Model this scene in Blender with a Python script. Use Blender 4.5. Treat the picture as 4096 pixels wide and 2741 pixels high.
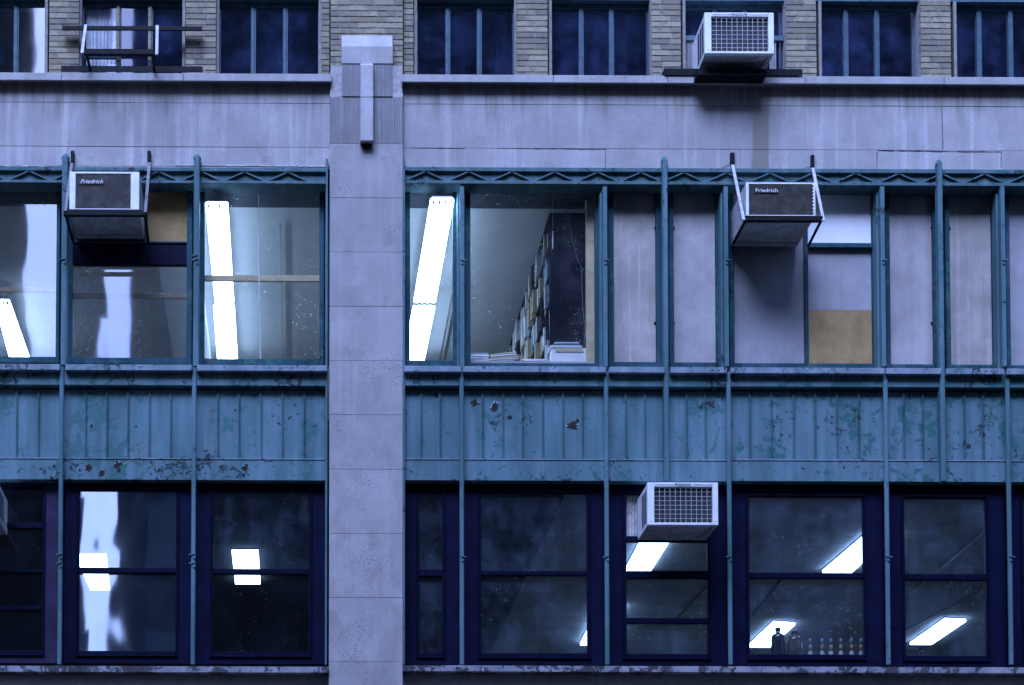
import bpy, math, random
from mathutils import Vector, Matrix
random.seed(7)
scene = bpy.context.scene
for o in list(bpy.data.objects):
    bpy.data.objects.remove(o)

# ------------------------------------------------------------------ camera
W, H, FPX, DIST, CZ = 4096.0, 2741.0, 7000.0, 20.0, 1.6
YAW, PITCH, ROLL = math.radians(0.1987), math.radians(2.3703), math.radians(0.158)
PPX, PPY = 1183.6, 4009.6
cy_, sy_, cp_, sp_ = math.cos(YAW), math.sin(YAW), math.cos(PITCH), math.sin(PITCH)
FWD = Vector((sy_*cp_, cy_*cp_, sp_))
rt0 = Vector((cy_, -sy_, 0)); up0 = rt0.cross(FWD)
RGT = math.cos(ROLL)*rt0 + math.sin(ROLL)*up0
UPV = -math.sin(ROLL)*rt0 + math.cos(ROLL)*up0
CAM = Vector((0, -DIST, CZ))
cd = bpy.data.cameras.new('camera'); cam = bpy.data.objects.new('camera', cd)
scene.collection.objects.link(cam); scene.camera = cam
cd.sensor_width = 36; cd.lens = FPX/W*36
cd.shift_x = (W/2-PPX)/W; cd.shift_y = (PPY-H/2)/W
cd.clip_start = 0.1; cd.clip_end = 3000
mw = Matrix.Identity(4)
for i in range(3):
    mw[i][0] = RGT[i]; mw[i][1] = UPV[i]; mw[i][2] = -FWD[i]; mw[i][3] = CAM[i]
cam.matrix_world = mw

# ------------------------------------------------------------------ sky and sun
SUN_EL, SUN_AZ = math.radians(50), math.radians(198)   # high, from the street side and a little to the left
world = bpy.data.worlds.new('World'); scene.world = world; world.use_nodes = True
wn = world.node_tree; wn.nodes.clear()
sky = wn.nodes.new('ShaderNodeTexSky'); sky.sky_type = 'NISHITA'; sky.sun_disc = False
sky.sun_elevation = SUN_EL; sky.sun_rotation = SUN_AZ; sky.air_density = 1.6; sky.dust_density = 3.0; sky.ozone_density = 3.0
tint = wn.nodes.new('ShaderNodeMix'); tint.data_type = 'RGBA'; tint.blend_type = 'MULTIPLY'
tint.inputs[0].default_value = 1.0; tint.inputs[7].default_value = (0.45, 0.55, 1.0, 1)
bg = wn.nodes.new('ShaderNodeBackground'); bg.inputs[1].default_value = 0.05
wo = wn.nodes.new('ShaderNodeOutputWorld')
wn.links.new(sky.outputs[0], tint.inputs[6]); wn.links.new(tint.outputs[2], bg.inputs[0]); wn.links.new(bg.outputs[0], wo.inputs[0])
sd = bpy.data.lights.new('sun', 'SUN'); sun = bpy.data.objects.new('sun', sd); scene.collection.objects.link(sun)
sd.energy = 1.5; sd.angle = math.radians(38); sd.color = (0.35, 0.49, 1.0)
to_sun = Vector((math.sin(SUN_AZ)*math.cos(SUN_EL), math.cos(SUN_AZ)*math.cos(SUN_EL), math.sin(SUN_EL)))
sun.rotation_euler = to_sun.to_track_quat('Z', 'Y').to_euler()
vs = scene.view_settings; vs.view_transform = 'Standard'; vs.look = 'None'; vs.gamma = 1.0; vs.exposure = 2.62
scene.render.engine = 'CYCLES'
scene.cycles.use_denoising = True
scene.cycles.max_bounces = 8; scene.cycles.diffuse_bounces = 2; scene.cycles.transparent_max_bounces = 12; scene.cycles.glossy_bounces = 3
scene.cycles.sample_clamp_indirect = 6.0; scene.cycles.caustics_reflective = False; scene.cycles.caustics_refractive = False

# ------------------------------------------------------------------ helpers
def ray(px, py):
    return (FWD*FPX + RGT*(px-PPX) + UPV*(PPY-py)).normalized()
def at(px, py, y=0.0):
    d = ray(px, py); return CAM + d*((y-CAM.y)/d.y)
def atz(px, py, z):
    d = ray(px, py); return CAM + d*((z-CAM.z)/d.z)
def X(px, py, y=0.0): return at(px, py, y).x
def Z(px, py, y=0.0): return at(px, py, y).z
def rect(px0, py0, px1, py1, y):
    my, mx = (py0+py1)/2, (px0+px1)/2
    return X(px0, my, y), X(px1, my, y), Z(mx, py1, y), Z(mx, py0, y)

MATS = {}
class NT:
    def __init__(s, name):
        s.m = bpy.data.materials.new(name); s.m.use_nodes = True; s.t = s.m.node_tree; s.t.nodes.clear()
        s.out = s.t.nodes.new('ShaderNodeOutputMaterial'); MATS[name] = s.m
        s.pos = s.t.nodes.new('ShaderNodeNewGeometry').outputs['Position']
    def L(s, a, b):
        if isinstance(a, (int, float)): b.default_value = a
        elif isinstance(a, tuple): b.default_value = a if len(a) == len(b.default_value) else a+(1,)
        else: s.t.links.new(a, b)
    def mul(s, v, k):
        n = s.t.nodes.new('ShaderNodeVectorMath'); n.operation = 'MULTIPLY'; s.L(v, n.inputs[0]); s.L(k, n.inputs[1]); return n.outputs[0]
    def add(s, v, k):
        n = s.t.nodes.new('ShaderNodeVectorMath'); n.operation = 'ADD'; s.L(v, n.inputs[0]); s.L(k, n.inputs[1]); return n.outputs[0]
    def noise(s, v, sc, det=4, ro=0.55, dist=0.0):
        n = s.t.nodes.new('ShaderNodeTexNoise'); s.L(v, n.inputs['Vector']); n.inputs['Scale'].default_value = sc
        n.inputs['Detail'].default_value = det; n.inputs['Roughness'].default_value = ro; n.inputs['Distortion'].default_value = dist
        return n.outputs['Fac']
    def vor(s, v, sc, rnd=1.0, feat='F1', out='Distance'):
        n = s.t.nodes.new('ShaderNodeTexVoronoi'); n.feature = feat; s.L(v, n.inputs['Vector']); n.inputs['Scale'].default_value = sc
        n.inputs['Randomness'].default_value = rnd; return n.outputs[out]
    def math(s, op, a, b=0.0, c=None, clamp=False):
        n = s.t.nodes.new('ShaderNodeMath'); n.operation = op; n.use_clamp = clamp; s.L(a, n.inputs[0]); s.L(b, n.inputs[1])
        if c is not None: s.L(c, n.inputs[2])
        return n.outputs[0]
    def step(s, v, a, b, lo=0.0, hi=1.0):
        n = s.t.nodes.new('ShaderNodeMapRange'); n.interpolation_type = 'SMOOTHSTEP'; s.L(v, n.inputs[0])
        for i, k in enumerate((a, b, lo, hi)): n.inputs[i+1].default_value = k
        return n.outputs[0]
    def mix(s, f, a, b, mode='MIX'):
        n = s.t.nodes.new('ShaderNodeMix'); n.data_type = 'RGBA'; n.blend_type = mode; s.L(f, n.inputs[0]); s.L(a, n.inputs[6]); s.L(b, n.inputs[7]); return n.outputs[2]
    def sep(s, v):
        n = s.t.nodes.new('ShaderNodeSeparateXYZ'); s.L(v, n.inputs[0]); return n.outputs
    def rnd(s):
        return s.t.nodes.new('ShaderNodeObjectInfo').outputs['Random']
    def bump(s, h, st, dist=0.01, nrm=None):
        n = s.t.nodes.new('ShaderNodeBump'); n.inputs['Strength'].default_value = st; n.inputs['Distance'].default_value = dist; s.L(h, n.inputs['Height'])
        if nrm is not None: s.L(nrm, n.inputs['Normal'])
        return n.outputs[0]
    def bsdf(s, col, rough=0.8, nrm=None, metal=0.0, spec=0.3, emit=None, est=0.0):
        b = s.t.nodes.new('ShaderNodeBsdfPrincipled'); s.L(col, b.inputs['Base Color']); s.L(rough, b.inputs['Roughness'])
        b.inputs['Metallic'].default_value = metal; b.inputs['Specular IOR Level'].default_value = spec
        if nrm is not None: s.L(nrm, b.inputs['Normal'])
        if emit: b.inputs['Emission Color'].default_value = emit+(1,); b.inputs['Emission Strength'].default_value = est
        return b.outputs[0]
    def done(s, sh):
        s.t.links.new(sh, s.out.inputs[0]); return s.m

def c4(c, k=1.0): return (c[0]*k, c[1]*k, c[2]*k, 1)

def stone(name, base, streak=0.5, drip=0.0, pits=0.5, flute=0.0, ztop=None, stain=False, var=0.10):
    n = NT(name); p = n.pos
    mott = n.noise(p, 2.2, 8, 0.6); fine = n.noise(p, 85, 3, 0.7)
    st = n.noise(n.mul(p, (6.5, 1.0, 0.28)), 1.0, 6, 0.65)
    st2 = n.noise(n.mul(p, (16.0, 1.0, 0.55)), 1.0, 4, 0.6)
    col = n.mix(n.step(mott, 0.3, 0.72), c4(base, 0.84), c4(base, 1.10))
    col = n.mix(n.math('MULTIPLY', n.step(st, 0.50, 0.70), streak*0.9), col, c4((base[0]*1.40, base[1]*1.40, base[2]*1.42)))
    col = n.mix(n.math('MULTIPLY', n.step(st2, 0.56, 0.74), streak*0.55), col, c4(base, 0.62))
    r = n.rnd()
    col = n.mix(1.0, col, n.mix(r, c4((1-var,)*3), c4((1+var*0.6,)*3)), 'MULTIPLY')
    col = n.mix(n.step(fine, 0.35, 0.65, 0.0, 0.45), col, c4(base, 0.58))
    if drip > 0:
        zz = n.sep(p)[2]
        dr = n.noise(n.mul(p, (9.0, 1.0, 0.5)), 1.0, 5, 0.7)
        ln = n.noise(n.mul(p, (5.0, 1.0, 0.02)), 1.0, 4, 0.6)
        reach = n.step(n.math('ADD', n.math('SUBTRACT', zz, ztop), n.math('MULTIPLY', ln, 0.95)), 0.0, 0.42)
        col = n.mix(n.math('MULTIPLY', n.math('MULTIPLY', n.step(dr, 0.42, 0.62), reach), drip), col, (0.12, 0.105, 0.075, 1))
    if stain:
        xx = n.sep(p)[0]; wob = n.math('MULTIPLY', n.noise(n.mul(p, (3, 1, 1.2)), 1.0, 3), 0.12)
        c0 = X(3045, 540); dx = n.math('ABSOLUTE', n.math('SUBTRACT', n.math('ADD', xx, wob), c0+0.06))
        m1 = n.math('MULTIPLY', n.step(dx, 0.085, 0.125, 1.0, 0.0), n.step(n.sep(p)[2], Z(3045, 520), Z(3045, 350), 1.0, 0.45))
        col = n.mix(n.math('MULTIPLY', m1, 0.62), col, (0.15, 0.125, 0.082, 1))
    pm = n.math('MULTIPLY', n.step(n.noise(p, 1.9, 4, 0.6), 0.54, 0.66), n.step(n.noise(n.mul(p, (1, 1, 1.7)), 34, 5, 0.75), 0.56, 0.70))
    col = n.mix(n.math('MULTIPLY', pm, 0.30*pits), col, c4(base, 0.45))
    bl = n.noise(n.mul(p, (1, 1, 0.6)), 4.5, 7, 0.7)
    col = n.mix(n.step(bl, 0.48, 0.70, 0.0, 0.60), col, c4((base[0]*0.66, base[1]*0.64, base[2]*0.60)))
    h = n.math('ADD', n.math('MULTIPLY', fine, 0.10), n.math('MULTIPLY', pm, -pits*1.3))
    h = n.math('ADD', h, n.math('MULTIPLY', n.noise(p, 12, 5), 0.25))
    if flute > 0:
        w = n.math('SINE', n.math('MULTIPLY', n.sep(p)[0], 330.0))
        h = n.math('ADD', h, n.math('MULTIPLY', w, flute))
        col = n.mix(n.math('MULTIPLY', n.step(n.noise(n.mul(p, (42, 1, 0.6)), 1.0, 3), 0.45, 0.62), 0.5), col, c4(base, 0.66))
    return n.done(n.bsdf(col, 0.9, n.bump(h, 0.75, 0.02), spec=0.15))

def steel(name, base, teal=0.4, chip=0.3, rust=0.3, sc=1.0, wash=0.5):
    n = NT(name); p = n.pos
    big = n.noise(p, 1.1, 4, 0.6); a = n.noise(p, 7*sc, 8, 0.68, 0.6); b = n.noise(n.add(p, (7.3, 0, 3.1)), 11*sc, 9, 0.7, 0.9)
    col = n.mix(n.step(n.noise(n.mul(p, (4, 1, 0.5)), 1.0, 5, 0.6), 0.35, 0.7), c4(base, 0.72), c4((base[0]*1.35, base[1]*1.14, base[2]*1.2)))
    col = n.mix(n.math('MULTIPLY', n.step(n.noise(p, 3.0, 6), 0.55, 0.75), wash*0.5), col, (0.26, 0.27, 0.29, 1))
    tm = n.step(n.math('ADD', a, n.math('MULTIPLY', n.math('SUBTRACT', big, 0.5), 0.75)), 0.645-0.10*teal, 0.67-0.10*teal)
    col = n.mix(n.math('MULTIPLY', tm, min(1.0, 0.35+teal)), col, (0.035, 0.125, 0.115, 1))
    cm = n.step(n.math('ADD', b, n.math('MULTIPLY', n.math('SUBTRACT', n.noise(n.add(p, (1, 2, 9)), 1.6, 3), 0.5), 0.6)), 0.69-0.15*chip, 0.71-0.15*chip)
    col = n.mix(n.math('MULTIPLY', cm, 0.92), col, (0.018, 0.016, 0.018, 1))
    rs = n.step(n.noise(n.mul(n.add(p, (3.7, 0, 0)), (14, 1, 0.5)), 1.0, 3), 0.66, 0.76)
    rm = n.math('MULTIPLY', rs, n.step(n.noise(n.add(p, (0, 0, 5)), 1.7, 2), 0.5, 0.62))
    col = n.mix(n.math('MULTIPLY', rm, rust), col, (0.20, 0.105, 0.035, 1))
    gs = n.noise(n.mul(n.add(p, (11, 0, 2)), (10, 1, 0.45)), 1.0, 6, 0.7)
    col = n.mix(n.step(gs, 0.50, 0.72, 0.0, 0.50), col, c4(base, 0.52))
    fine = n.noise(p, 55, 4, 0.7)
    col = n.mix(n.step(fine, 0.3, 0.7, 0.0, 0.22), col, c4(base, 0.6))
    h = n.math('SUBTRACT', n.math('MULTIPLY', fine, 0.12), n.math('ADD', n.math('MULTIPLY', tm, 0.18), n.math('MULTIPLY', cm, 0.45)))
    h = n.math('ADD', h, n.math('MULTIPLY', n.noise(p, 9, 4), 0.5))
    return n.done(n.bsdf(col, 0.62, n.bump(h, 0.7, 0.012), spec=0.12))

def plain(name, col, rough=0.7, noise=0.25, sc=8.0, metal=0.0, spec=0.3, bump=0.2, streak=0.0, dirt=None, dirtamt=0.0):
    n = NT(name); p = n.pos
    k = n.noise(p, sc, 6, 0.6)
    c = n.mix(n.step(k, 0.3, 0.7), c4(col, 1-noise), c4(col, 1+noise*0.6))
    if streak: c = n.mix(n.math('MULTIPLY', n.step(n.noise(n.mul(p, (22, 1, 0.5)), 1.0, 5, 0.65), 0.5, 0.7), streak), c, c4(col, 1.45))
    if streak: c = n.mix(n.math('MULTIPLY', n.step(n.noise(n.mul(n.add(p, (5, 0, 1)), (13, 1, 0.3)), 1.0, 5, 0.65), 0.52, 0.72), 0.25+streak*0.5), c, c4(col, 0.66))
    if dirt: c = n.mix(n.math('MULTIPLY', n.step(n.noise(n.mul(p, (1, 1, 0.6)), sc*2.1, 7, 0.7), 0.5, 0.64), dirtamt), c, dirt+(1,))
    return n.done(n.bsdf(c, rough, n.bump(n.noise(p, sc*6, 4), bump, 0.006), metal, spec))

def emit(name, col, strength):
    n = NT(name); e = n.t.nodes.new('ShaderNodeEmission'); e.inputs[0].default_value = col+(1,); e.inputs[1].default_value = strength
    return n.done(e.outputs[0])

def glass(name, refl=0.22, wave=0.5, film=0.06, drops=0.5, filmcol=(0.5, 0.5, 0.52), freq=1.3):
    n = NT(name); p = n.pos; t = n.t
    wv = n.noise(n.mul(p, (1.0, 1.0, 0.55)), freq, 2, 0.4)
    bm = n.bump(wv, wave, 0.03)
    gl = t.nodes.new('ShaderNodeBsdfGlossy'); gl.inputs['Roughness'].default_value = 0.03; gl.inputs[0].default_value = (0.80, 0.88, 1.0, 1); n.L(bm, gl.inputs['Normal'])
    tr = t.nodes.new('ShaderNodeBsdfTransparent'); tr.inputs[0].default_value = (0.93, 0.95, 0.96, 1)
    fr = t.nodes.new('ShaderNodeFresnel'); fr.inputs[0].default_value = 1.5
    f = n.math('ADD', n.math('MULTIPLY', fr.outputs[0], 1.2), refl-0.05, clamp=True)
    m1 = t.nodes.new('ShaderNodeMixShader'); n.L(f, m1.inputs[0]); t.links.new(tr.outputs[0], m1.inputs[1]); t.links.new(gl.outputs[0], m1.inputs[2])
    df = t.nodes.new('ShaderNodeBsdfDiffuse'); df.inputs[0].default_value = filmcol+(1,)
    fm = n.math('MULTIPLY', n.math('MULTIPLY', n.step(n.noise(n.mul(p, (5, 1, 0.8)), 1.0, 5, 0.65), 0.3, 0.75, 0.35, 1.0), n.step(n.noise(p, 2.3, 6, 0.7), 0.36, 0.66, 0.15, 1.3)), film)  # patchy film: dirt, with haze and mottled reflections painted in
    fm = n.math('ADD', fm, n.math('MULTIPLY', n.step(n.noise(p, 40, 4, 0.75), 0.60, 0.72), film*0.5))
    m2 = t.nodes.new('ShaderNodeMixShader'); n.L(fm, m2.inputs[0]); t.links.new(m1.outputs[0], m2.inputs[1]); t.links.new(df.outputs[0], m2.inputs[2])
    rf = t.nodes.new('ShaderNodeBsdfTranslucent'); rf.inputs[0].default_value = (0.95, 0.97, 1.0, 1)
    d1 = n.vor(p, 46); d2 = n.noise(p, 2.0, 3)
    dm = n.math('MULTIPLY', n.step(d1, 0.16, 0.30, 1.0, 0.0), n.step(n.noise(p, 17, 2), 0.50, 0.60))
    dm = n.math('MULTIPLY', n.math('MULTIPLY', dm, n.step(d2, 0.38, 0.62)), drops*0.6)
    m3 = t.nodes.new('ShaderNodeMixShader'); n.L(dm, m3.inputs[0]); t.links.new(m2.outputs[0], m3.inputs[1]); t.links.new(rf.outputs[0], m3.inputs[2])
    bf = t.nodes.new('ShaderNodeNewGeometry'); t2 = t.nodes.new('ShaderNodeBsdfTransparent')
    m4 = t.nodes.new('ShaderNodeMixShader'); t.links.new(bf.outputs['Backfacing'], m4.inputs[0]); t.links.new(m3.outputs[0], m4.inputs[1]); t.links.new(t2.outputs[0], m4.inputs[2])
    return n.done(m4.outputs[0])

ZC = Z(2000, 340)      # underside of the cornice
stone('stone_fascia', (0.385, 0.365, 0.355), 1.0, 0.55, 0.5, ztop=ZC, stain=True)
stone('stone_pilaster', (0.365, 0.34, 0.335), 0.35, 0.0, 0.9, var=0.13)
stone('stone_cap', (0.43, 0.41, 0.40), 0.25, 0.0, 0.5, var=0.04)
stone('stone_fluted', (0.34, 0.325, 0.32), 0.6, 0.0, 0.1, 0.35, var=0.04)
stone('stone_cornice', (0.36, 0.345, 0.335), 0.4, 0.0, 0.8, var=0.12)
stone('stone_base', (0.40, 0.375, 0.365), 0.4, 0.0, 0.5)
steel('steel_panel', (0.098, 0.200, 0.215), 0.40, 0.22, 0.4)
steel('steel_worn', (0.098, 0.192, 0.208), 0.85, 0.42, 0.45)
steel('steel_band', (0.098, 0.195, 0.212), 0.60, 0.52, 0.45)
steel('steel_bar', (0.085, 0.178, 0.192), 0.30, 0.20, 0.2, 1.6)
steel('steel_frame', (0.020, 0.072, 0.088), 0.55, 0.18, 0.05, 1.4)
steel('steel_lintel', (0.080, 0.155, 0.165), 0.55, 0.40, 0.25, 1.3)
steel('steel_sill', (0.20, 0.27, 0.30), 0.35, 0.60, 0.2, 1.5)
steel('steel_sill_chipped', (0.26, 0.28, 0.31), 0.2, 1.15, 0.1, 0.8)
plain('navy_frame', (0.002, 0.003, 0.018), 0.55, 0.35, 5, dirt=(0.006, 0.007, 0.026), dirtamt=0.3, spec=0.06)
plain('navy_panel', (0.003, 0.004, 0.022), 0.6, 0.35, 4, dirt=(0.007, 0.008, 0.03), dirtamt=0.3, spec=0.06)
plain('purple_panel', (0.03, 0.026, 0.055), 0.7, 0.3, 4, spec=0.06)
plain('teal_frame', (0.055, 0.110, 0.145), 0.6, 0.3, 12, dirt=(0.02, 0.07, 0.07), dirtamt=0.5)
plain('teal_mullion', (0.048, 0.090, 0.120), 0.6, 0.3, 12, dirt=(0.02, 0.07, 0.07), dirtamt=0.4)
plain('worn_wood', (0.25, 0.21, 0.13), 0.8, 0.45, 20, dirt=(0.05, 0.04, 0.03), dirtamt=0.6)
plain('brick_mould', (0.24, 0.22, 0.19), 0.85, 0.25, 14)
plain('mortar', (0.34, 0.325, 0.315), 0.95, 0.25, 25)
plain('board_grey', (0.36, 0.33, 0.315), 0.6, 0.22, 2.2, streak=0.18, bump=0.05, dirt=(0.27, 0.245, 0.23), dirtamt=0.3, spec=0.15)
plain('board_grey_cool', (0.32, 0.305, 0.31), 0.6, 0.22, 1.8, streak=0.10, bump=0.05, dirt=(0.24, 0.23, 0.23), dirtamt=0.3, spec=0.15)
plain('board_streaked', (0.36, 0.32, 0.285), 0.65, 0.22, 2.5, streak=0.6, bump=0.08, dirt=(0.26, 0.22, 0.18), dirtamt=0.4, spec=0.15)
plain('white_panel', (0.78, 0.77, 0.76), 0.6, 0.05, 2, bump=0.03)
plain('plywood', (0.36, 0.245, 0.11), 0.85, 0.25, 3.0, bump=0.15, dirt=(0.20, 0.13, 0.06), dirtamt=0.4, spec=0.1)
plain('white_paint', (0.74, 0.74, 0.74), 0.5, 0.10, 6, dirt=(0.42, 0.40, 0.37), dirtamt=0.25, bump=0.05)
plain('ac_underside', (0.48, 0.455, 0.43), 0.7, 0.25, 7, dirt=(0.13, 0.11, 0.09), dirtamt=0.5)
plain('ac_coil', (0.03, 0.029, 0.032), 0.6, 0.5, 30, dirt=(0.02, 0.02, 0.02), dirtamt=0.5)
plain('wire_white', (0.50, 0.50, 0.52), 0.5, 0.1, 6)
plain('vent_dark', (0.10, 0.10, 0.12), 0.6, 0.2, 9)
plain('iron_black', (0.007, 0.007, 0.009), 0.6, 0.3, 12, dirt=(0.02, 0.02, 0.024), dirtamt=0.4, spec=0.1)
plain('iron_grey', (0.17, 0.16, 0.165), 0.6, 0.35, 16, dirt=(0.03, 0.028, 0.03), dirtamt=0.5)
plain('galvanised', (0.44, 0.43, 0.43), 0.5, 0.25, 14, dirt=(0.12, 0.11, 0.10), dirtamt=0.5)
plain('mesh_metal', (0.18, 0.17, 0.15), 0.5, 0.4, 9, dirt=(0.06, 0.05, 0.04), dirtamt=0.5)
plain('caulk', (0.50, 0.47, 0.44), 0.9, 0.3, 18)
plain('letter_grey', (0.13, 0.13, 0.14), 0.5, 0.1)
plain('letter_white', (0.75, 0.75, 0.75), 0.5, 0.05)
plain('plate_black', (0.012, 0.012, 0.014), 0.4, 0.1)
plain('accordion', (0.34, 0.33, 0.33), 0.7, 0.15, 10)
plain('rust_dark', (0.030, 0.022, 0.020), 0.95, 0.5, 25)
plain('flake', (0.19, 0.25, 0.28), 0.6, 0.2, 20)
plain('asphalt', (0.05, 0.05, 0.052), 0.9, 0.3, 6)
plain('concrete', (0.13, 0.125, 0.12), 0.9, 0.2, 3)
plain('ceiling_white', (0.56, 0.55, 0.52), 0.9, 0.06, 2, bump=0.1)
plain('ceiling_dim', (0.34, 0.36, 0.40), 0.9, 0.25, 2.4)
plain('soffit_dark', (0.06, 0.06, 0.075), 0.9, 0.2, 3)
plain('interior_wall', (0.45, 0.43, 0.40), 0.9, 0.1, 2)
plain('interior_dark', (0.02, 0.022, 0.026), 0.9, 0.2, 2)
plain('interior_floor', (0.16, 0.14, 0.12), 0.7, 0.2, 2)
plain('oak', (0.55, 0.44, 0.25), 0.7, 0.2, 6)
plain('shelf_black', (0.006, 0.006, 0.010), 0.8, 0.3, 9, spec=0.03)
plain('folder_white', (0.46, 0.45, 0.44), 0.9, 0.2, 12, dirt=(0.2, 0.18, 0.15), dirtamt=0.4)
plain('folder_tan', (0.34, 0.26, 0.15), 0.9, 0.2, 12)
plain('paper', (0.72, 0.71, 0.70), 0.9, 0.06, 10)
plain('paper_tan', (0.52, 0.43, 0.27), 0.9, 0.12, 10)
plain('card_teal', (0.06, 0.16, 0.20), 0.8, 0.15, 10)
plain('card_white', (0.70, 0.69, 0.66), 0.85, 0.06, 4)
plain('wire_dark', (0.05, 0.05, 0.05), 0.6, 0.1)
plain('sheet_white', (0.80, 0.80, 0.82), 0.95, 0.22, 7, streak=0.5)
plain('bottle_dark', (0.012, 0.016, 0.020), 0.08, 0.2, 20, spec=0.7)
plain('bottle_amber', (0.075, 0.052, 0.020), 0.15, 0.5, 26, spec=0.6, dirt=(0.012, 0.010, 0.006), dirtamt=0.7)
plain('bottle_pale', (0.36, 0.38, 0.40), 0.15, 0.15, 20, spec=0.6)
plain('cap_lilac', (0.20, 0.20, 0.28), 0.5, 0.1)
plain('label_orange', (0.24, 0.14, 0.07), 0.7, 0.1)
emit('tube_light', (0.38, 0.60, 1.0), 6.2)
emit('panel_light', (0.36, 0.60, 1.0), 2.6)
glass('glass_top', 0.20, 0.20, 0.13, 0.5, (0.12, 0.17, 0.42))
glass('glass_mid', 0.13, 0.25, 0.04, 1.2)
glass('glass_low', 0.16, 0.25, 0.12, 1.5, (0.22, 0.30, 0.42))
glass('glass_wavy_low', 0.55, 0.24, 0.03, 0.3, (0.22, 0.30, 0.42), freq=1.15)
glass('glass_clear', 0.10, 0.2, 0.015, 0.5, (0.22, 0.30, 0.42))
glass('glass_old', 0.38, 0.14, 0.03, 0.85)
glass('glass_wavy', 0.55, 0.5, 0.03, 0.3, (0.22, 0.30, 0.42), freq=1.15)

def brick_mat():
    n = NT('brick'); p = n.pos; r = n.rnd()
    a = n.mix(n.step(r, 0.0, 1.0), (0.230, 0.195, 0.138, 1), (0.350, 0.300, 0.205, 1))
    a = n.mix(n.step(n.math('FRACT', n.math('MULTIPLY', r, 7.13)), 0.72, 0.8), a, (0.20, 0.175, 0.135, 1))
    a = n.mix(n.step(n.noise(p, 16, 6, 0.65), 0.45, 0.72, 0.0, 0.7), a, (0.125, 0.112, 0.085, 1))
    a = n.mix(n.step(n.noise(p, 30, 4), 0.62, 0.74, 0.0, 0.5), a, (0.40, 0.38, 0.33, 1))
    return n.done(n.bsdf(a, 0.92, n.bump(n.noise(p, 45, 5, 0.7), 0.7, 0.008), spec=0.15))
brick_mat()
def opposite_mat():
    n = NT('opposite_brick'); p = n.pos
    b = n.t.nodes.new('ShaderNodeTexBrick'); n.L(n.mul(p, (1, 1, 1)), b.inputs['Vector'])
    cmb = n.t.nodes.new('ShaderNodeCombineXYZ'); s = n.sep(p); n.L(s[0], cmb.inputs[0]); n.L(s[2], cmb.inputs[1]); n.L(cmb.outputs[0], b.inputs['Vector'])
    b.inputs['Scale'].default_value = 2.2; b.inputs['Color1'].default_value = (0.055, 0.055, 0.06, 1); b.inputs['Color2'].default_value = (0.085, 0.08, 0.085, 1); b.inputs['Mortar'].default_value = (0.12, 0.12, 0.12, 1)
    c = n.mix(n.step(n.noise(p, 0.5, 4), 0.35, 0.7), b.outputs[0], (0.04, 0.04, 0.045, 1))
    return n.done(n.bsdf(c, 0.95))
opposite_mat()

COL = scene.collection
BASE = {}
def tag(o, label=None, cat=None, group=None, kind=None):
    if label: o['label'] = label
    if cat: o['category'] = cat
    if group: o['group'] = group
    if kind: o['kind'] = kind
    return o
def empty(name, loc, label=None, cat=None, group=None):
    e = bpy.data.objects.new(name, None); COL.objects.link(e); e.location = loc; e.empty_display_size = 0.2
    BASE[e.name] = Vector(loc); return tag(e, label, cat, group)
def base_of(parent):
    while parent is not None:
        if parent.name in BASE: return BASE[parent.name]
        parent = parent.parent
    return Vector((0, 0, 0))

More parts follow.
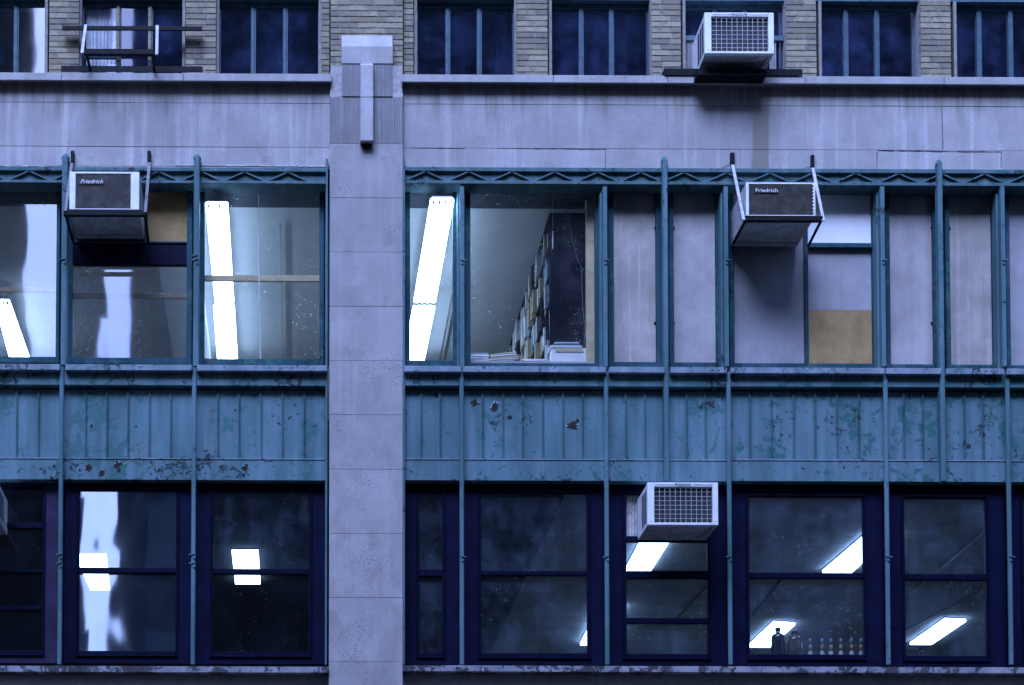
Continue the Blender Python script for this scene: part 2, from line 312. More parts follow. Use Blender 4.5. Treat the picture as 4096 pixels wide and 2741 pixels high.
class MB:
    def __init__(s): s.v = []; s.f = []
    def box(s, x0, x1, y0, y1, z0, z1):
        b = len(s.v)
        s.v += [(x0, y0, z0), (x1, y0, z0), (x1, y1, z0), (x0, y1, z0), (x0, y0, z1), (x1, y0, z1), (x1, y1, z1), (x0, y1, z1)]
        s.f += [tuple(b+i for i in q) for q in ((0, 3, 2, 1), (4, 5, 6, 7), (0, 1, 5, 4), (1, 2, 6, 5), (2, 3, 7, 6), (3, 0, 4, 7))]; return s
    def poly(s, pts):
        b = len(s.v); s.v += [tuple(p) for p in pts]; s.f.append(tuple(range(b, b+len(pts)))); return s
    def prism(s, prof, a0, a1, axis='x'):
        # profile points (u, w): axis x -> (y, z); axis y -> (x, z)
        b = len(s.v); k = len(prof)
        for a in (a0, a1):
            for (u, w) in prof: s.v.append((a, u, w) if axis == 'x' else (u, a, w) if axis == 'y' else (u, w, a))
        s.f.append(tuple(range(b, b+k))[::-1]); s.f.append(tuple(range(b+k, b+2*k)))
        for i in range(k): j = (i+1) % k; s.f.append((b+i, b+j, b+k+j, b+k+i))
        return s
    def hexa(s, a, c):
        b = len(s.v); s.v += [tuple(p) for p in a]+[tuple(p) for p in c]
        s.f += [tuple(b+i for i in q) for q in ((3, 2, 1, 0), (4, 5, 6, 7), (0, 1, 5, 4), (1, 2, 6, 5), (2, 3, 7, 6), (3, 0, 4, 7))]; return s
    def beam(s, a, c, w, h=None, up=Vector((0, 0, 1))):
        a, c = Vector(a), Vector(c); h = h or w; d = (c-a).normalized()
        r = d.cross(up); r = r.normalized() if r.length > 1e-4 else Vector((1, 0, 0)); u = r.cross(d).normalized()
        q = [(-w/2, -h/2), (w/2, -h/2), (w/2, h/2), (-w/2, h/2)]
        return s.hexa([a+r*i+u*j for i, j in q], [c+r*i+u*j for i, j in q])
    def tube(s, pts, rad, n=8, cap=True):
        pts = [Vector(p) for p in pts]; b = len(s.v); r = rad if isinstance(rad, list) else [rad]*len(pts)
        for i, p in enumerate(pts):
            d = (pts[min(i+1, len(pts)-1)]-pts[max(i-1, 0)]).normalized(); ref = Vector((0, 1, 0)) if abs(d.y) < 0.9 else Vector((1, 0, 0))
            u = d.cross(ref).normalized(); w = d.cross(u)
            for k in range(n):
                t = 2*math.pi*k/n; s.v.append(tuple(p+(u*math.cos(t)+w*math.sin(t))*r[i]))
        for i in range(len(pts)-1):
            for k in range(n): s.f.append((b+i*n+k, b+i*n+(k+1) % n, b+(i+1)*n+(k+1) % n, b+(i+1)*n+k))
        if cap: s.f.append(tuple(range(b, b+n))[::-1]); s.f.append(tuple(range(b+(len(pts)-1)*n, b+len(pts)*n)))
        return s
    def lathe(s, c, prof, n=16):
        return s.tube([Vector(c)+Vector((0, 0, z)) for r, z in prof], [r for r, z in prof], n)
    def dome(s, c, r, n=6):
        b = len(s.v); c = Vector(c)
        for k in range(n): t = 2*math.pi*k/n; s.v.append((c.x+r*math.cos(t), c.y, c.z+r*math.sin(t)))
        for k in range(n): t = 2*math.pi*k/n; s.v.append((c.x+r*.6*math.cos(t), c.y-r*.75, c.z+r*.6*math.sin(t)))
        for k in range(n): s.f.append((b+k, b+(k+1) % n, b+n+(k+1) % n, b+n+k))
        s.f.append(tuple(b+n+k for k in range(n))); return s
    def frame(s, x0, x1, z0, z1, wl, wr, wb, wt, y0, y1):
        if wl: s.box(x0, x0+wl, y0, y1, z0, z1)
        if wr: s.box(x1-wr, x1, y0, y1, z0, z1)
        if wb: s.box(x0+wl, x1-wr, y0, y1, z0, z0+wb)
        if wt: s.box(x0+wl, x1-wr, y0, y1, z1-wt, z1)
        return s
    def build(s, name, mat, parent=None, bevel=0.0, smooth=False):
        me = bpy.data.meshes.new(name); o = bpy.data.objects.new(name, me)
        b = base_of(parent) if parent is not None else Vector((0, 0, 0))
        me.from_pydata([(x-b.x, y-b.y, z-b.z) for x, y, z in s.v], [], s.f)
        me.materials.append(MATS[mat]); COL.objects.link(o)
        if parent is not None: o.parent = parent
        me.validate()
        if smooth:
            for p in me.polygons: p.use_smooth = True
        if bevel:
            md = o.modifiers.new('bevel', 'BEVEL'); md.width = bevel; md.segments = 1; md.limit_method = 'ANGLE'
        return o
def box(name, mat, parent, x0, x1, y0, y1, z0, z1, bevel=0.0):
    return MB().box(min(x0, x1), max(x0, x1), y0, y1, min(z0, z1), max(z0, z1)).build(name, mat, parent, bevel)
def rbox(name, mat, parent, px0, py0, px1, py1, y0, y1, bevel=0.0):
    x0, x1, z0, z1 = rect(px0, py0, px1, py1, y0); return box(name, mat, parent, x0, x1, y0, y1, z0, z1, bevel)
def text_mesh(body, size, shear=0.0, extrude=0.002):
    cu = bpy.data.curves.new('lettering', 'FONT'); cu.body = body; cu.size = size; cu.shear = shear; cu.extrude = extrude; cu.align_x = 'CENTER'; cu.align_y = 'CENTER'
    o = bpy.data.objects.new('lettering', cu); COL.objects.link(o)
    dg = bpy.context.evaluated_depsgraph_get(); me = bpy.data.meshes.new_from_object(o.evaluated_get(dg))
    bpy.data.objects.remove(o); bpy.data.curves.remove(cu); return me
def lettering(body, mat, parent, x0, x1, zc, zh, y, shear=0.0, bold=0.0):
    me = text_mesh(body, 1.0, shear)
    xs = [v.co.x for v in me.vertices]; ys = [v.co.y for v in me.vertices]; w = max(xs)-min(xs); h = max(ys)-min(ys)
    b = base_of(parent); cx = (max(xs)+min(xs))/2; cyy = (max(ys)+min(ys))/2
    for v in me.vertices:
        c = v.co.copy(); v.co = Vector(((c.x-cx)/w*(x1-x0)+(x0+x1)/2-b.x, y-c.z-b.y, (c.y-cyy)/h*zh+zc-b.z))
    me.materials.clear(); me.materials.append(MATS[mat]); o = bpy.data.objects.new('lettering', me); COL.objects.link(o); o.parent = parent; return o

# ------------------------------------------------------------------ street and the buildings across it (seen mirrored in the panes)
tag(MB().poly([(-400, -400, 0), (400, -400, 0), (400, 300, 0), (-400, 300, 0)]).build('ground', 'asphalt'), kind='structure')
tag(box('pavement', 'concrete', None, -60, 60, -4.0, 0.5, 0.004, 0.14), kind='structure')
tag(box('pavement_far', 'concrete', None, -60, 60, -28, -24.5, 0.004, 0.14), kind='structure')
def opposite(x0, x1, h, label, y0=-27.0):
    b = empty('brick_building', ((x0+x1)/2, y0-6, 0), label, 'building')
    k = 1+12/47.0
    MB().prism([(x0, y0), (x0*k, y0-12), (x1*k, y0-12), (x1, y0)], 0.0, h, 'z').build('wall', 'opposite_brick', b)
    MB().prism([(x0-.1, y0+.5), (x0*k-.1, y0-12.2), (x1*k+.1, y0-12.2), (x1+.1, y0+.5)], h, h+.9, 'z').build('cornice', 'concrete', b)
    n = max(1, int((x1-x0)/2.6)); 
    for k in range(n):
        for fl in range(1, int(h/3.6)):
            cx = x0+(k+.5)*(x1-x0)/n
            if abs(cx) > 20: continue
            w = box('window', 'teal_frame', b, cx-.62, cx+.62, y0, y0+.06, fl*3.6+.9, fl*3.6+2.9)
            box('pane', 'bottle_dark', w, cx-.5, cx+.5, y0+.062, y0+.066, fl*3.6+1.0, fl*3.6+2.8)
    return b
opposite(-34, -7.35, 36, 'brick building across the street mirrored beyond the bright strip of sky')
opposite(-6.05, -5.30, 31, 'narrow brick block added across the street to split the mirrored sky')  # unseen block added to break the reflected sky into two strips
opposite(-4.45, 34, 34, 'long brick building across the street mirrored darkly in the panes')

# ------------------------------------------------------------------ the building
B = empty('office_building', (4.5, 0.0, 0.0), 'old stone, brick and blue-grey steel office building with three rows of windows', 'building')
LX, RX = -9.5, 14.0          # how far the front goes on past the frame
XP0, XP1 = X(1318, 1500, -.06), X(1611, 1500, -.06)   # pilaster

# stone fascia blocks
def course(part, z0, z1, joints, y0=0.0, y1=0.30, mat='stone_fascia', g=0.0022):
    for a, c in zip(joints[:-1], joints[1:]):
        box('stone_block', mat, part, a+g, c-g, y0+random.uniform(-.002, .002), y1, z0+g, z1-g, 0.002)
fas = MB().box(LX, RX, .0045, .32, Z(2000, 678), Z(2000, 330)).build('stone_fascia', 'mortar', B)
zA, zB, zC_, zD = Z(2000, 330), Z(2000, 418), Z(2000, 594), Z(2000, 672)
jl = lambda lst: [X(p, 500) for p in lst]
course(fas, zB, zA, [LX]+jl([-180, 520, 1060])+[XP0+.02]); course(fas, zB, zA, [XP1-.02]+jl([1853, 2400, 2950, 3490, 4030])+[RX])
course(fas, zC_, zB, [LX]+jl([-60, 790])+[XP0+.02]); course(fas, zC_, zB, [XP1-.02]+jl([2136, 2670, 3222, 3768, 4300])+[RX])
course(fas, zD, zC_, [LX]+jl([268, 1060])+[XP0+.02]); course(fas, zD, zC_, [XP1-.02]+jl([1853, 2422, 2960, 3507, 4006])+[RX])

# open joints, a patched rectangle and old caulking on the fascia
def crack(pts, w, mat='rust_dark'):
    m = MB()
    for (ax, ay), (cx, cy2) in zip(pts[:-1], pts[1:]):
        a, c = at(ax, ay, -.0005), at(cx, cy2, -.0005); k = max(2, int((c-a).length/.06))
        for i in range(k):
            p, q = a.lerp(c, i/k), a.lerp(c, (i+1)/k); ww = w*random.uniform(.35, 1.3); j = random.uniform(-.002, .002)
            m.beam((p.x, -.0008, p.z+j), (q.x, -.0008, q.z+j), .004, ww, up=Vector((0, 0, 1)) if abs(q.x-p.x) > abs(q.z-p.z) else Vector((1, 0, 0)))
    return m.build('open_joint' if mat == 'rust_dark' else 'caulking', mat, fas)
crack([(3512, 603), (3660, 605), (3768, 607), (4004, 609)], .012); crack([(3508, 606), (3506, 668)], .008); crack([(4005, 612), (4003, 672)], .009)
crack([(1990, 594), (2200, 596), (2424, 598)], .008); crack([(2424, 600), (2421, 668)], .006); crack([(3768, 432), (3772, 600)], .006); crack([(1640, 591), (1860, 594)], .004)
crack([(700, 661), (860, 662), (1000, 663), (1300, 666)], .012, 'caulk'); crack([(0, 664), (240, 665)], .010, 'caulk'); crack([(1309, 620), (1308, 662)], .014, 'caulk')
# cornice under the brick storey
zc0, zc1 = Z(2000, 330, -.11), Z(2000, 298, -.11)
def cornice(x0, x1, cuts):
    cs = [x0]+cuts+[x1]
    c = None
    for a, e in zip(cs[:-1], cs[1:]):
        m = MB(); m.prism([(-.11, zc0), (-.085, zc0), (-.075, zc0+.045), (-.004, zc0+.045), (-.004, zc0+.02), (.30, zc0+.02), (.30, zc1+.02), (.06, zc1+.02), (-.105, zc1)], a+.002, e-.002, 'x')  # soffit cavity shaped to darken the underside
        if c is None: c = m.build('cornice', 'stone_cornice', B, 0.006)
        else: m.build('cornice_block', 'stone_cornice', c, 0.006)
cornice(LX, XP0+.02, jl([250, 735])); cornice(XP1-.02, RX, jl([2210, 2665, 3215, 3766]))

# pilaster
pil = MB().box(XP0+.006, XP1-.006, -.0555, .33, 4.0, Z(1465, 262, -.06)).build('pilaster', 'mortar', B)
ys = [578, 792, 1009, 1226, 1443, 1660, 1878, 2135, 2391, 2648, 2904]
for a, c in zip(ys[:-1], ys[1:]):
    box('stone_block', 'stone_pilaster', pil, XP0, XP1, -.06+random.uniform(-.0015, .0015), .33, Z(1465, c, -.06)+.0013, Z(1465, a, -.06)-.0013, 0.003)
box('stone_block', 'stone_pilaster', pil, XP0, XP1, -.06, .33, 4.0, Z(1465, 2904, -.06)-.003, 0.005)
zf0, zf1, zf2 = Z(1465, 577, -.06), Z(1465, 389, -.06), Z(1465, 259, -.06)
box('fluted_block', 'stone_fluted', pil, XP0, XP1, -.058, .33, zf0+.003, zf1-.003, 0.004)
xs0, xs1 = X(1368, 300, -.1), X(1571, 300, -.1)
box('fluted_block', 'stone_fluted', pil, xs0, xs1, -.068, .33, zf1+.003, zf2-.003, 0.004)
for s_, (a, c) in enumerate(((XP0, xs0-.002), (xs1+.002, XP1))):   # scooped shoulders
    zt = Z(1345, 276, -.06); pr = [(-.058, zf1+.003), (-.056, zf1+.05)]
    for k in range(1, 7):
        t = k/6; pr.append((-.056+.085*math.sin(t*math.pi/2)*1.0, zf1+.05+(zt-zf1-.05)*(1-math.cos(t*math.pi/2))*.55+(zt-zf1-.05)*.45*t))
    pr += [(.30, zt), (.30, zf1+.003)]
    MB().prism(pr, a, c, 'x').build('shoulder_block', 'stone_cap', pil)
zt0, zt1 = Z(1465, 186, -.074), Z(1465, 124, .07)
MB().prism([(-.074, zf2+.002), (-.074, zt0), (.035, zt0+.20), (.30, zt0+.20), (.30, zf2+.002)], xs0-.004, xs1+.004, 'x').build('cap_block', 'stone_cap', pil, 0.006)
xk0, xk1 = X(1442, 420, -.16), X(1493, 420, -.16)
zk0, zk1 = Z(1467, 563, -.16), Z(1467, 389, -.16)
k1 = MB(); k1.box(xk0, xk1, -.16, -.056, zk0, zk1-.002); k1.build('keel_block', 'stone_cap', pil, 0.004)
MB().prism([(-.16, zk1+.002), (-.14, zf2-.05), (-.078, zf2+.004), (-.066, zk1+.002)], xk0, xk1, 'x').build('keel_block', 'stone_cap', pil, 0.004)
rr = (xk1-xk0)*.42; cxk = (xk0+xk1)/2
MB().prism([(cxk+rr*math.cos(math.pi+k*math.pi/8), zk0-.002+.9*rr*math.sin(math.pi+k*math.pi/8)) for k in range(9)], -.10, -.056, 'y').build('keel_shadow', 'iron_black', pil)  # black half-round painted as the shadow under the keel

# brick storey
ZS = zc1+.012
TOPZ = Z(2000, -160, .1)
piers = [(195, 317), (741, 865), (1285, 1655), (2065, 2192), (2605, 2725), (3143, 3267), (3682, 3805), (4222, 4350), (-345, -222)]
piers.sort()
pw = [(X(a, 170, .1), X(c, 170, .1)) for a, c in piers]
xb0, xb1 = X(1321, 170, .035), X(1613, 170, .035)
ZH = Z(2000, -10, .12)
BPITCH = .0688
bm_cache = {}
def brick(brk, x0, x1, z, y0, dep=.06):
    w = round(x1-x0, 3); key = (w, dep)
    if key not in bm_cache:
        m = bpy.data.meshes.new('brick'); q = MB().box(-w/2, w/2, 0, dep, -.0285, .0285); m.from_pydata(q.v, [], q.f); m.materials.append(MATS['brick']); bm_cache[key] = m
    o = bpy.data.objects.new('brick', bm_cache[key]); COL.objects.link(o); o.parent = brk
    o.location = Vector(((x0+x1)/2, y0+random.uniform(-.002, .003), z))-BASE[B.name]
    o.rotation_euler = (0, random.uniform(-.006, .006), random.uniform(-.006, .006))
def lay(a, c, y0, start, yb=.40):
    brk = box('brick_pier', 'mortar', B, a+.005, c-.005, y0+.009, yb, ZS-.02, TOPZ)
    wtot = c-a; z = ZS+BPITCH*.55; r = start
    while z < Z(2000, -12, .1):
        units = []
        full = .222
        if r % 2 == 0: u = [full]*10
        else: u = [full*.5]+[full]*10
        x = a
        for ul in u:
            e = min(x+ul, c)
            if c-e < .05: e = c
            units.append((x, e)); x = e
            if x >= c-1e-6: break
        if r % 5 == 3: units = [(a+(c-e2), a+(c-s2)) for s2, e2 in units][::-1]
        for s2, e2 in units: brick(brk, s2+.005, e2-.005, z, y0)
        z += BPITCH; r += 1
for i, (a, c) in enumerate(pw):
    if piers[i][1] < 0 or piers[i][0] > 4100:
        box('brick_pier', 'mortar', B, a, c, .10, .40, ZS-.02, TOPZ); continue
    if piers[i][0] == 1285:
        lay(a, xb0-.004, .10, 0); lay(xb1+.004, c, .10, 1); lay(xb0, xb1, .035, 0)
    else: lay(a, c, .10, i)
box('lintel', 'teal_frame', B, LX, RX, .16, .45, ZH, ZH+.8)
box('brick_band', 'mortar', B, LX, RX, .112, .159, ZH+.14, TOPZ)

# top windows
def top_window(xl, xr, mulls, moulds=True, worn=False, wmat='teal_mullion', gm='glass_top'):
    y0 = .24
    w = MB().frame(xl, xr, ZS-.02, ZH, .035, .035, .03, .05, y0, y0+.08).build('window', 'teal_frame', B, 0.003)
    if moulds:
        for a, c in ((xl-.006, xl+.03), (xr-.03, xr+.006)):
            box('brick_mould', 'brick_mould', w, a, c, .15, y0-.002, ZS-.01, ZH-.002, 0.003)
    xs = [xl+.035]+mulls+[xr-.035]
    for m in mulls:
        box('mullion', wmat, w, m-.022, m+.022, y0-.005, y0+.06, ZS+.012, ZH-.052, 0.004)
        if worn:
            box('wood_strip', 'worn_wood', w, m-.020, m+.020, y0-.012, y0-.006, ZS+.33, ZH-.055, 0.003)
    panes = []
    for a, c in zip(xs[:-1], xs[1:]):
        if a > xl+.04: a += .024
        if c < xr-.04: c -= .024
        box('sash', 'teal_frame', w, a, a+.012, y0+.005, y0+.04, ZS+.012, ZH-.052)
        panes.append(box('pane', gm, w, a+.0125, c-.001, y0+.025, y0+.029, ZS+.012, ZH-.052))
    return w
yw = .24
def tw(pl, pr, ms, **k): return top_window(X(pl, 170, .24), X(pr, 170, .24), [X(m, 170, .24) for m in ms], **k)
tw(-222, 193, [-80, 62], gm='glass_old')
w1 = tw(320, 741, [472, 599], worn=True)
tw(868, 1284, [1011, 1139]); tw(1656, 2064, [1789, 1915]); tw(2193, 2604, [2323, 2444])
w5 = tw(2726, 3142, [2857, 2979]); tw(3268, 3680, [3382, 3506]); tw(3806, 4222, [3915, 4041])
# frigidaire window: meeting rail and accordion fillers
x0, x1, z0, z1 = rect(2727, 148, 3132, 168, .22); box('sash_rail', 'teal_frame', w5, x0, x1, .19, .238, z0, z1, .004)
for a, c in ((2728, 2830), (3080, 3108)):
    xa, xc = X(a, 220, .2), X(c, 220, .2); m = MB(); k = max(3, int((xc-xa)/.018)); zz0, zz1 = ZS+.0, z0-.004
    for i in range(k):
        u0 = xa+(xc-xa)*i/k; u1 = xa+(xc-xa)*(i+1)/k; m.prism([(u0, .222), (u1-.003, .222), ((u0+u1)/2, .205)], zz0, zz1, 'z')
    m.build('accordion_panel', 'accordion', w5)
# raised sash rail and white sheet standing in for reflected sky in the bracketed window
x0, x1, z0, z1 = rect(336, 215, 466, 237, .22); box('sash_rail', 'teal_frame', w1, x0, x1, .20, .236, z0, z1, .004)
cur = MB(); xa, xc = X(345, 150, .32), X(468, 150, .32); N = 28
for i in range(N):
    u0, u1 = xa+(xc-xa)*i/N, xa+(xc-xa)*(i+1)/N; f0, f1 = .325+.012*math.sin(i*1.9), .325+.012*math.sin((i+1)*1.9)
    cur.hexa([(u0, f0, ZS-.02), (u1, f1, ZS-.02), (u1, f1+.004, ZS-.02), (u0, f0+.004, ZS-.02)], [(u0, f0, ZH), (u1, f1, ZH), (u1, f1+.004, ZH), (u0, f0+.004, ZH)])
tag(cur.build('sky_sheet', 'sheet_white', smooth=False), 'pale streaked sheet added for mirrored sky behind the narrow pane over the empty iron bracket', 'sky_sheet')

# steel lintel with zigzag bars
def lintel(x0, x1, pxs, pref):
    zt, zr1, zr0, zb = Z(pref, 670+ (3 if pref > 1500 else 0), -.03), Z(pref, 686+(4 if pref > 1500 else 0), -.03), Z(pref, 721+(4 if pref > 1500 else 0), -.03), Z(pref, 733+(6 if pref > 1500 else 0), -.03)
    l = box('steel_lintel', 'steel_lintel', B, x0, x1, .004, .19, zr0, zr1)
    box('top_rail', 'steel_lintel', l, x0, x1, -.035, .19, zr1+.001, zt, .004)
    box('bottom_rail', 'steel_lintel', l, x0, x1, -.030, .19, zb, zr0-.001, .004)
    per = X(1874, 700)-X(1702, 700); x = pxs
    while x > x0: x -= per
    while x < x1+per:
        for sgn in (-1, 1):
            p0, p1 = (x, zr1+.004), (x+sgn*per/2, zr0-.004)
            wv = .013; pts = [(p0[0]-sgn*wv*1.3, p0[1]), (p0[0]+sgn*wv*1.3, p0[1]), (p1[0]+sgn*wv*.3, p1[1]), (p1[0]-sgn*wv*2.3, p1[1])]
            if x0 < min(p[0] for p in pts) and max(p[0] for p in pts) < x1:
                MB().prism(pts, -.028+.001*sgn, .0045, 'y').build('zigzag_bar', 'steel_lintel', l)
        x += per
    # soffit dark plate behind
    return l
lintel(LX, XP0-.02, X(290, 700), 650); lintel(XP1+.004, RX, X(1702, 700), 2700)

# mullions
def mull_bar(px, pyt, pyb, wpx, y0, y1, cap=False, cleats=(), name='mullion', mat='steel_bar'):
    w = wpx/350/2; xt, xb = X(px, 1500, y0), X(px, 1500, y0); zt, zb = Z(px, pyt, y0), Z(px, pyb, y0)
    m = box(name, mat, B, xt-w, xt+w, y0, y1, zb, zt, .010)
    if cap:
        MB().lathe((xt, (y0+y1)/2-.005, zt), [(w*1.25, -.03), (w*1.35, -.02), (w*1.35, .0), (w*1.05, .003), (w*1.0, .012), (w*.75, .03), (w*.3, .042)], 12).build('cap', mat, m, smooth=True)
    for py in cleats:
        zc = Z(px, py, y0); c = MB().dome((xt, y0, zc), .018, 8).dome((xt+.008, y0, zc-.05), .018, 8)
        c.beam((xt-.05 if px < 1800 or px > 2400 and px < 2950 else xt+.05, y0-.006, zc-.012), (xt, y0-.008, zc-.004), .012)
        c.build('cleat', mat, m)
    return m
# pipes with ball caps that run over the lintel
for px, bot in ((249, 1462), (779, 1466)):
    mull_bar(px+4, 622, bot, 24, -.085, .02, True, (1035, ) if px < 300 else (1020, 1037), 'pipe_mullion')
    mull_bar(px-2, bot+1, 2660, 17.5, -.075, -.035, False, (2215, 2250), 'bar_mullion')
for px, top in ((2666, 632), (3771, 645)):
    mull_bar(px, top, 1924 if px < 3000 else 1926, 20, -.085, .018, True, (), 'pipe_mullion')
for px, pl in ((1848, 1847), (2421, 2425), (2905, 2915), (3532, 3543), (4013, 4031)):
    # upper fin: front edge plus stepped left cheek
    w = 8.5/350; xc = X(px, 1100, -.03); zt = Z(px, 748, -.03); zb = Z(px, 1468, -.03)
    f = box('fin_mullion', 'steel_bar', B, xc-w, xc+w, -.045, .165, zb, zt, .004)
    box('cheek', 'steel_bar', f, xc-w-.022, xc-w-.001, .03, .167, zb, zt-.03, .004)
    box('cheek', 'steel_bar', f, xc+w+.001, xc+w+.016, .05, .167, zb, zt-.03, .004)
    zc = Z(px, 1040, -.045); MB().dome((xc, -.045, zc), .017, 8).dome((xc+.004, -.045, zc-.045), .017, 8).beam((xc+.05, -.05, zc), (xc, -.05, zc-.004), .012).build('cleat', 'steel_bar', f)
    mull_bar(pl, 1490, 2660, 17.5, -.075, -.035, False, (2225, ), 'bar_mullion')
for px, s_ in ((1306, 1), (1615, -1)):      # thin edge strips beside the pilaster
    xa = X(px, 1500, -.02)
    box('edge_strip', 'steel_bar', B, xa-.012, xa+.012, -.055, .16, Z(px, 2662, -.02), Z(px, 640, -.02), .004)

# spandrel between the storeys
def spandrel(px0, px1, ribs, pieces, mat, worn):
    x0 = LX if px0 < 0 else X(px0, 1700, .02); x1 = RX if px1 > 4096 else X(px1, 1700, .02); pm = min(max((px0+px1)/2, 100), 4000)
    dz = 0 if pm < 1400 else 2+ (pm-1600)/400
    zz = lambda py: Z(pm, py+dz, 0)
    sp = box('spandrel', mat, B, x0, x1, .04, .20, zz(1838), zz(1555))
    box('bottom_band', worn, sp, x0, x1, -.004, .20, zz(1921), zz(1838)-.001, .004)
    box('ledge', 'steel_sill', sp, x0, x1, -.012, .038, zz(1838), zz(1834))
    box('top_band', worn, sp, x0, x1, -.045, .20, zz(1548), zz(1490), .004)
    for r in ribs:
        xr = X(r-2, 1700, .01); m = MB(); m.box(xr-.014, xr+.014, .026, .0395, zz(1833)+.001, zz(1556))
        z = zz(1830)
        while z < zz(1562): m.dome((xr, .026, z), .0125, 6); z += .0265
        m.build('riveted_rib', mat, sp)
    for a, c in pieces:
        xa = LX if a < 0 else X(a, 1470, -.08); xc = RX if c > 4096 else X(c, 1470, -.08); pmm = min(max((a+c)/2, 60), 4060)
        d2 = (pmm/4096)*19; t_ = random.uniform(-.004, .004)
        z1_, z0_ = Z(pmm, 1460+d2, -.08), Z(pmm, 1484+d2, -.08)
        MB().prism([(-.115, z0_), (.17, z0_), (.17, z1_+.018), (-.115, z1_-.002)], xa, xc, 'x').build('sill', 'steel_sill', sp, .003)
    return sp
s1 = spandrel(-1, 1306, [67, 155, 344, 429, 513, 599, 684, 873, 958, 1046, 1132, 1219], [(-1, 240), (262, 770), (788, 1308)], 'steel_panel', 'steel_band')
s2 = spandrel(1616, 2910, [1687, 1763, 1934, 2015, 2094, 2174, 2255, 2334, 2507, 2583, 2750, 2825], [(1616, 1845), (1850, 2424), (2436, 2656), (2680, 2906)], 'steel_panel', 'steel_band')
s3 = spandrel(2911, 4100, [3003, 3091, 3179, 3265, 3353, 3440, 3620, 3696, 3863, 3938, 4110], [(2920, 3534), (3540, 3760), (3782, 4012), (4022, 4100)], 'steel_worn', 'steel_worn')
def flake(parent, px, py, rp, y, n=9, ex=1.0):
    c = at(px, py, y); r = rp/350; pts = []
    for k in range(n):
        t = 2*math.pi*k/n; q = r*random.uniform(.5, 1.15); pts.append((c.x+q*ex*math.cos(t), c.z+q*math.sin(t)))
    MB().prism(pts, y-.002, y+.004, 'y').build('bare_patch', 'rust_dark', parent)
    m = MB()
    for k in range(n):
        if random.random() < .55: continue
        a, e = pts[k], pts[(k+1) % n]; o_ = random.uniform(.008, .02); mx, mz = (a[0]+e[0])/2, (a[1]+e[1])/2
        inn = (mx+(c.x-mx)*.45, mz+(c.z-mz)*.45)
        m.poly([(a[0], y-.002, a[1]), (e[0], y-.002, e[1]), (inn[0], y-o_, inn[1])]); m.poly([(e[0], y-.003, e[1]), (a[0], y-.003, a[1]), (inn[0], y-o_-.001, inn[1])])
    if m.f: m.build('paint_curl', 'flake', parent)
for px, py, r in ((355, 1872, 22), (405, 1890, 20), (470, 1862, 24), (475, 1880, 14), (320, 1880, 9), (635, 1880, 10), (983, 1872, 22), (975, 1900, 10), (215, 1865, 9), (205, 1912, 8)): flake(s1, px, py, r*.8, -.004)
for px, py, r in ((365, 1705, 12), (545, 1705, 8), (940, 1640, 8), (1020, 1728, 6)): flake(s1, px, py, r*.6, .04)
for px, py, r, e in ((1978, 1630, 27, .9), (1897, 1614, 18, 1.3), (2288, 1705, 22, 1.3), (2310, 1685, 12, .6), (2040, 1668, 10, 1), (1745, 1583, 10, 1), (2345, 1846, 9, 1)): flake(s2, px, py, r*1.0, .04, ex=e)
for px, py, r in ((1080, 1499, 9), (60, 1515, 20), (65, 1528, 16), (1010, 1545, 14)): flake(s1, px, py, r*.5, -.045)
for px, py, r in ((3090, 1700, 8), (3178, 1665, 9), (3375, 1870, 10), (2935, 1835, 10)): flake(s3, px, py, r*.6, .04 if py < 1800 else -.004)

# ------------------------------------------------------------------ middle windows
YG = .23
ZMT, ZMB = Z(1000, 752, YG), Z(1000, 1462, YG)
def mid_window(px0, px1, gl, gr, py0=766, py1=1447, name='window', fm='steel_frame'):
    # steel frame from px0..px1, clear opening gl..gr
    d = (px0+px1)/2/4096*17
    x0, x1 = X(px0, 1100, .17), X(px1, 1100, .17); xa, xb = X(gl, 1100, .20), X(gr, 1100, .20)
    z0, z1 = Z(2000, 1468+d-8, .17), Z(2000, 738, .19)
    zg0, zg1 = Z(2000, py1+d-8, .20), Z(2000, py0+d-8, .20)
    w = MB(); w.frame(x0, x1, z0, z1, xa-x0, x1-xb, zg0-z0, z1-zg1, .17, .25)
    return w.build('window', fm, B, .004), xa, xb, zg0, zg1
def pane(w, mat, xa, xb, z0, z1, y=YG, yaw=0.0, name='pane', th=.004):
    o = MB().box(-(xb-xa)/2+.001, (xb-xa)/2-.001, -th/2, th/2, -(z1-z0)/2+.001, (z1-z0)/2-.001)
    me = bpy.data.meshes.new(name); me.from_pydata(o.v, [], o.f); me.materials.append(MATS[mat]); ob = bpy.data.objects.new(name, me); COL.objects.link(ob)
    ob.parent = w; ob.location = Vector(((xa+xb)/2, y, (z0+z1)/2))-base_of(w); ob.rotation_euler = (0, 0, math.radians(yaw)); return ob
W1, xa, xb, z0, z1 = mid_window(-300, 238, -280, 226); pane(W1, 'glass_old', xa, xb, z0, z1)
W2, xa, xb, z0, z1 = mid_window(266, 768, 292, 747)
zt0, zt1 = Z(500, 1062, .20), Z(500, 972, .20); box('transom', 'navy_frame', W2, xa, xb, .18, .24, zt0, zt1, .004)  # deep navy bar: transom plus the painted shade below the air conditioner
box('transom_lip', 'steel_frame', W2, xa, xb, .165, .179, zt1-.012, zt1+.004)
pane(W2, 'glass_old', xa, xb, z0, zt0)
xp = X(590, 870, .20); box('plywood_panel', 'plywood', W2, xp, xb-.002, .21, .225, zt1+.002, z1)
box('filler_panel', 'soffit_dark', W2, xa+.002, xp-.002, .215, .225, zt1+.002, z1)
W3, xa, xb, z0, z1 = mid_window(792, 1296, 819, 1277); pane(W3, 'glass_mid', xa, xb, z0, z1)
W4, xa, xb, z0, z1 = mid_window(1620, 1838, 1640, 1810); pane(W4, 'glass_mid', xa, xb, z0, z1)
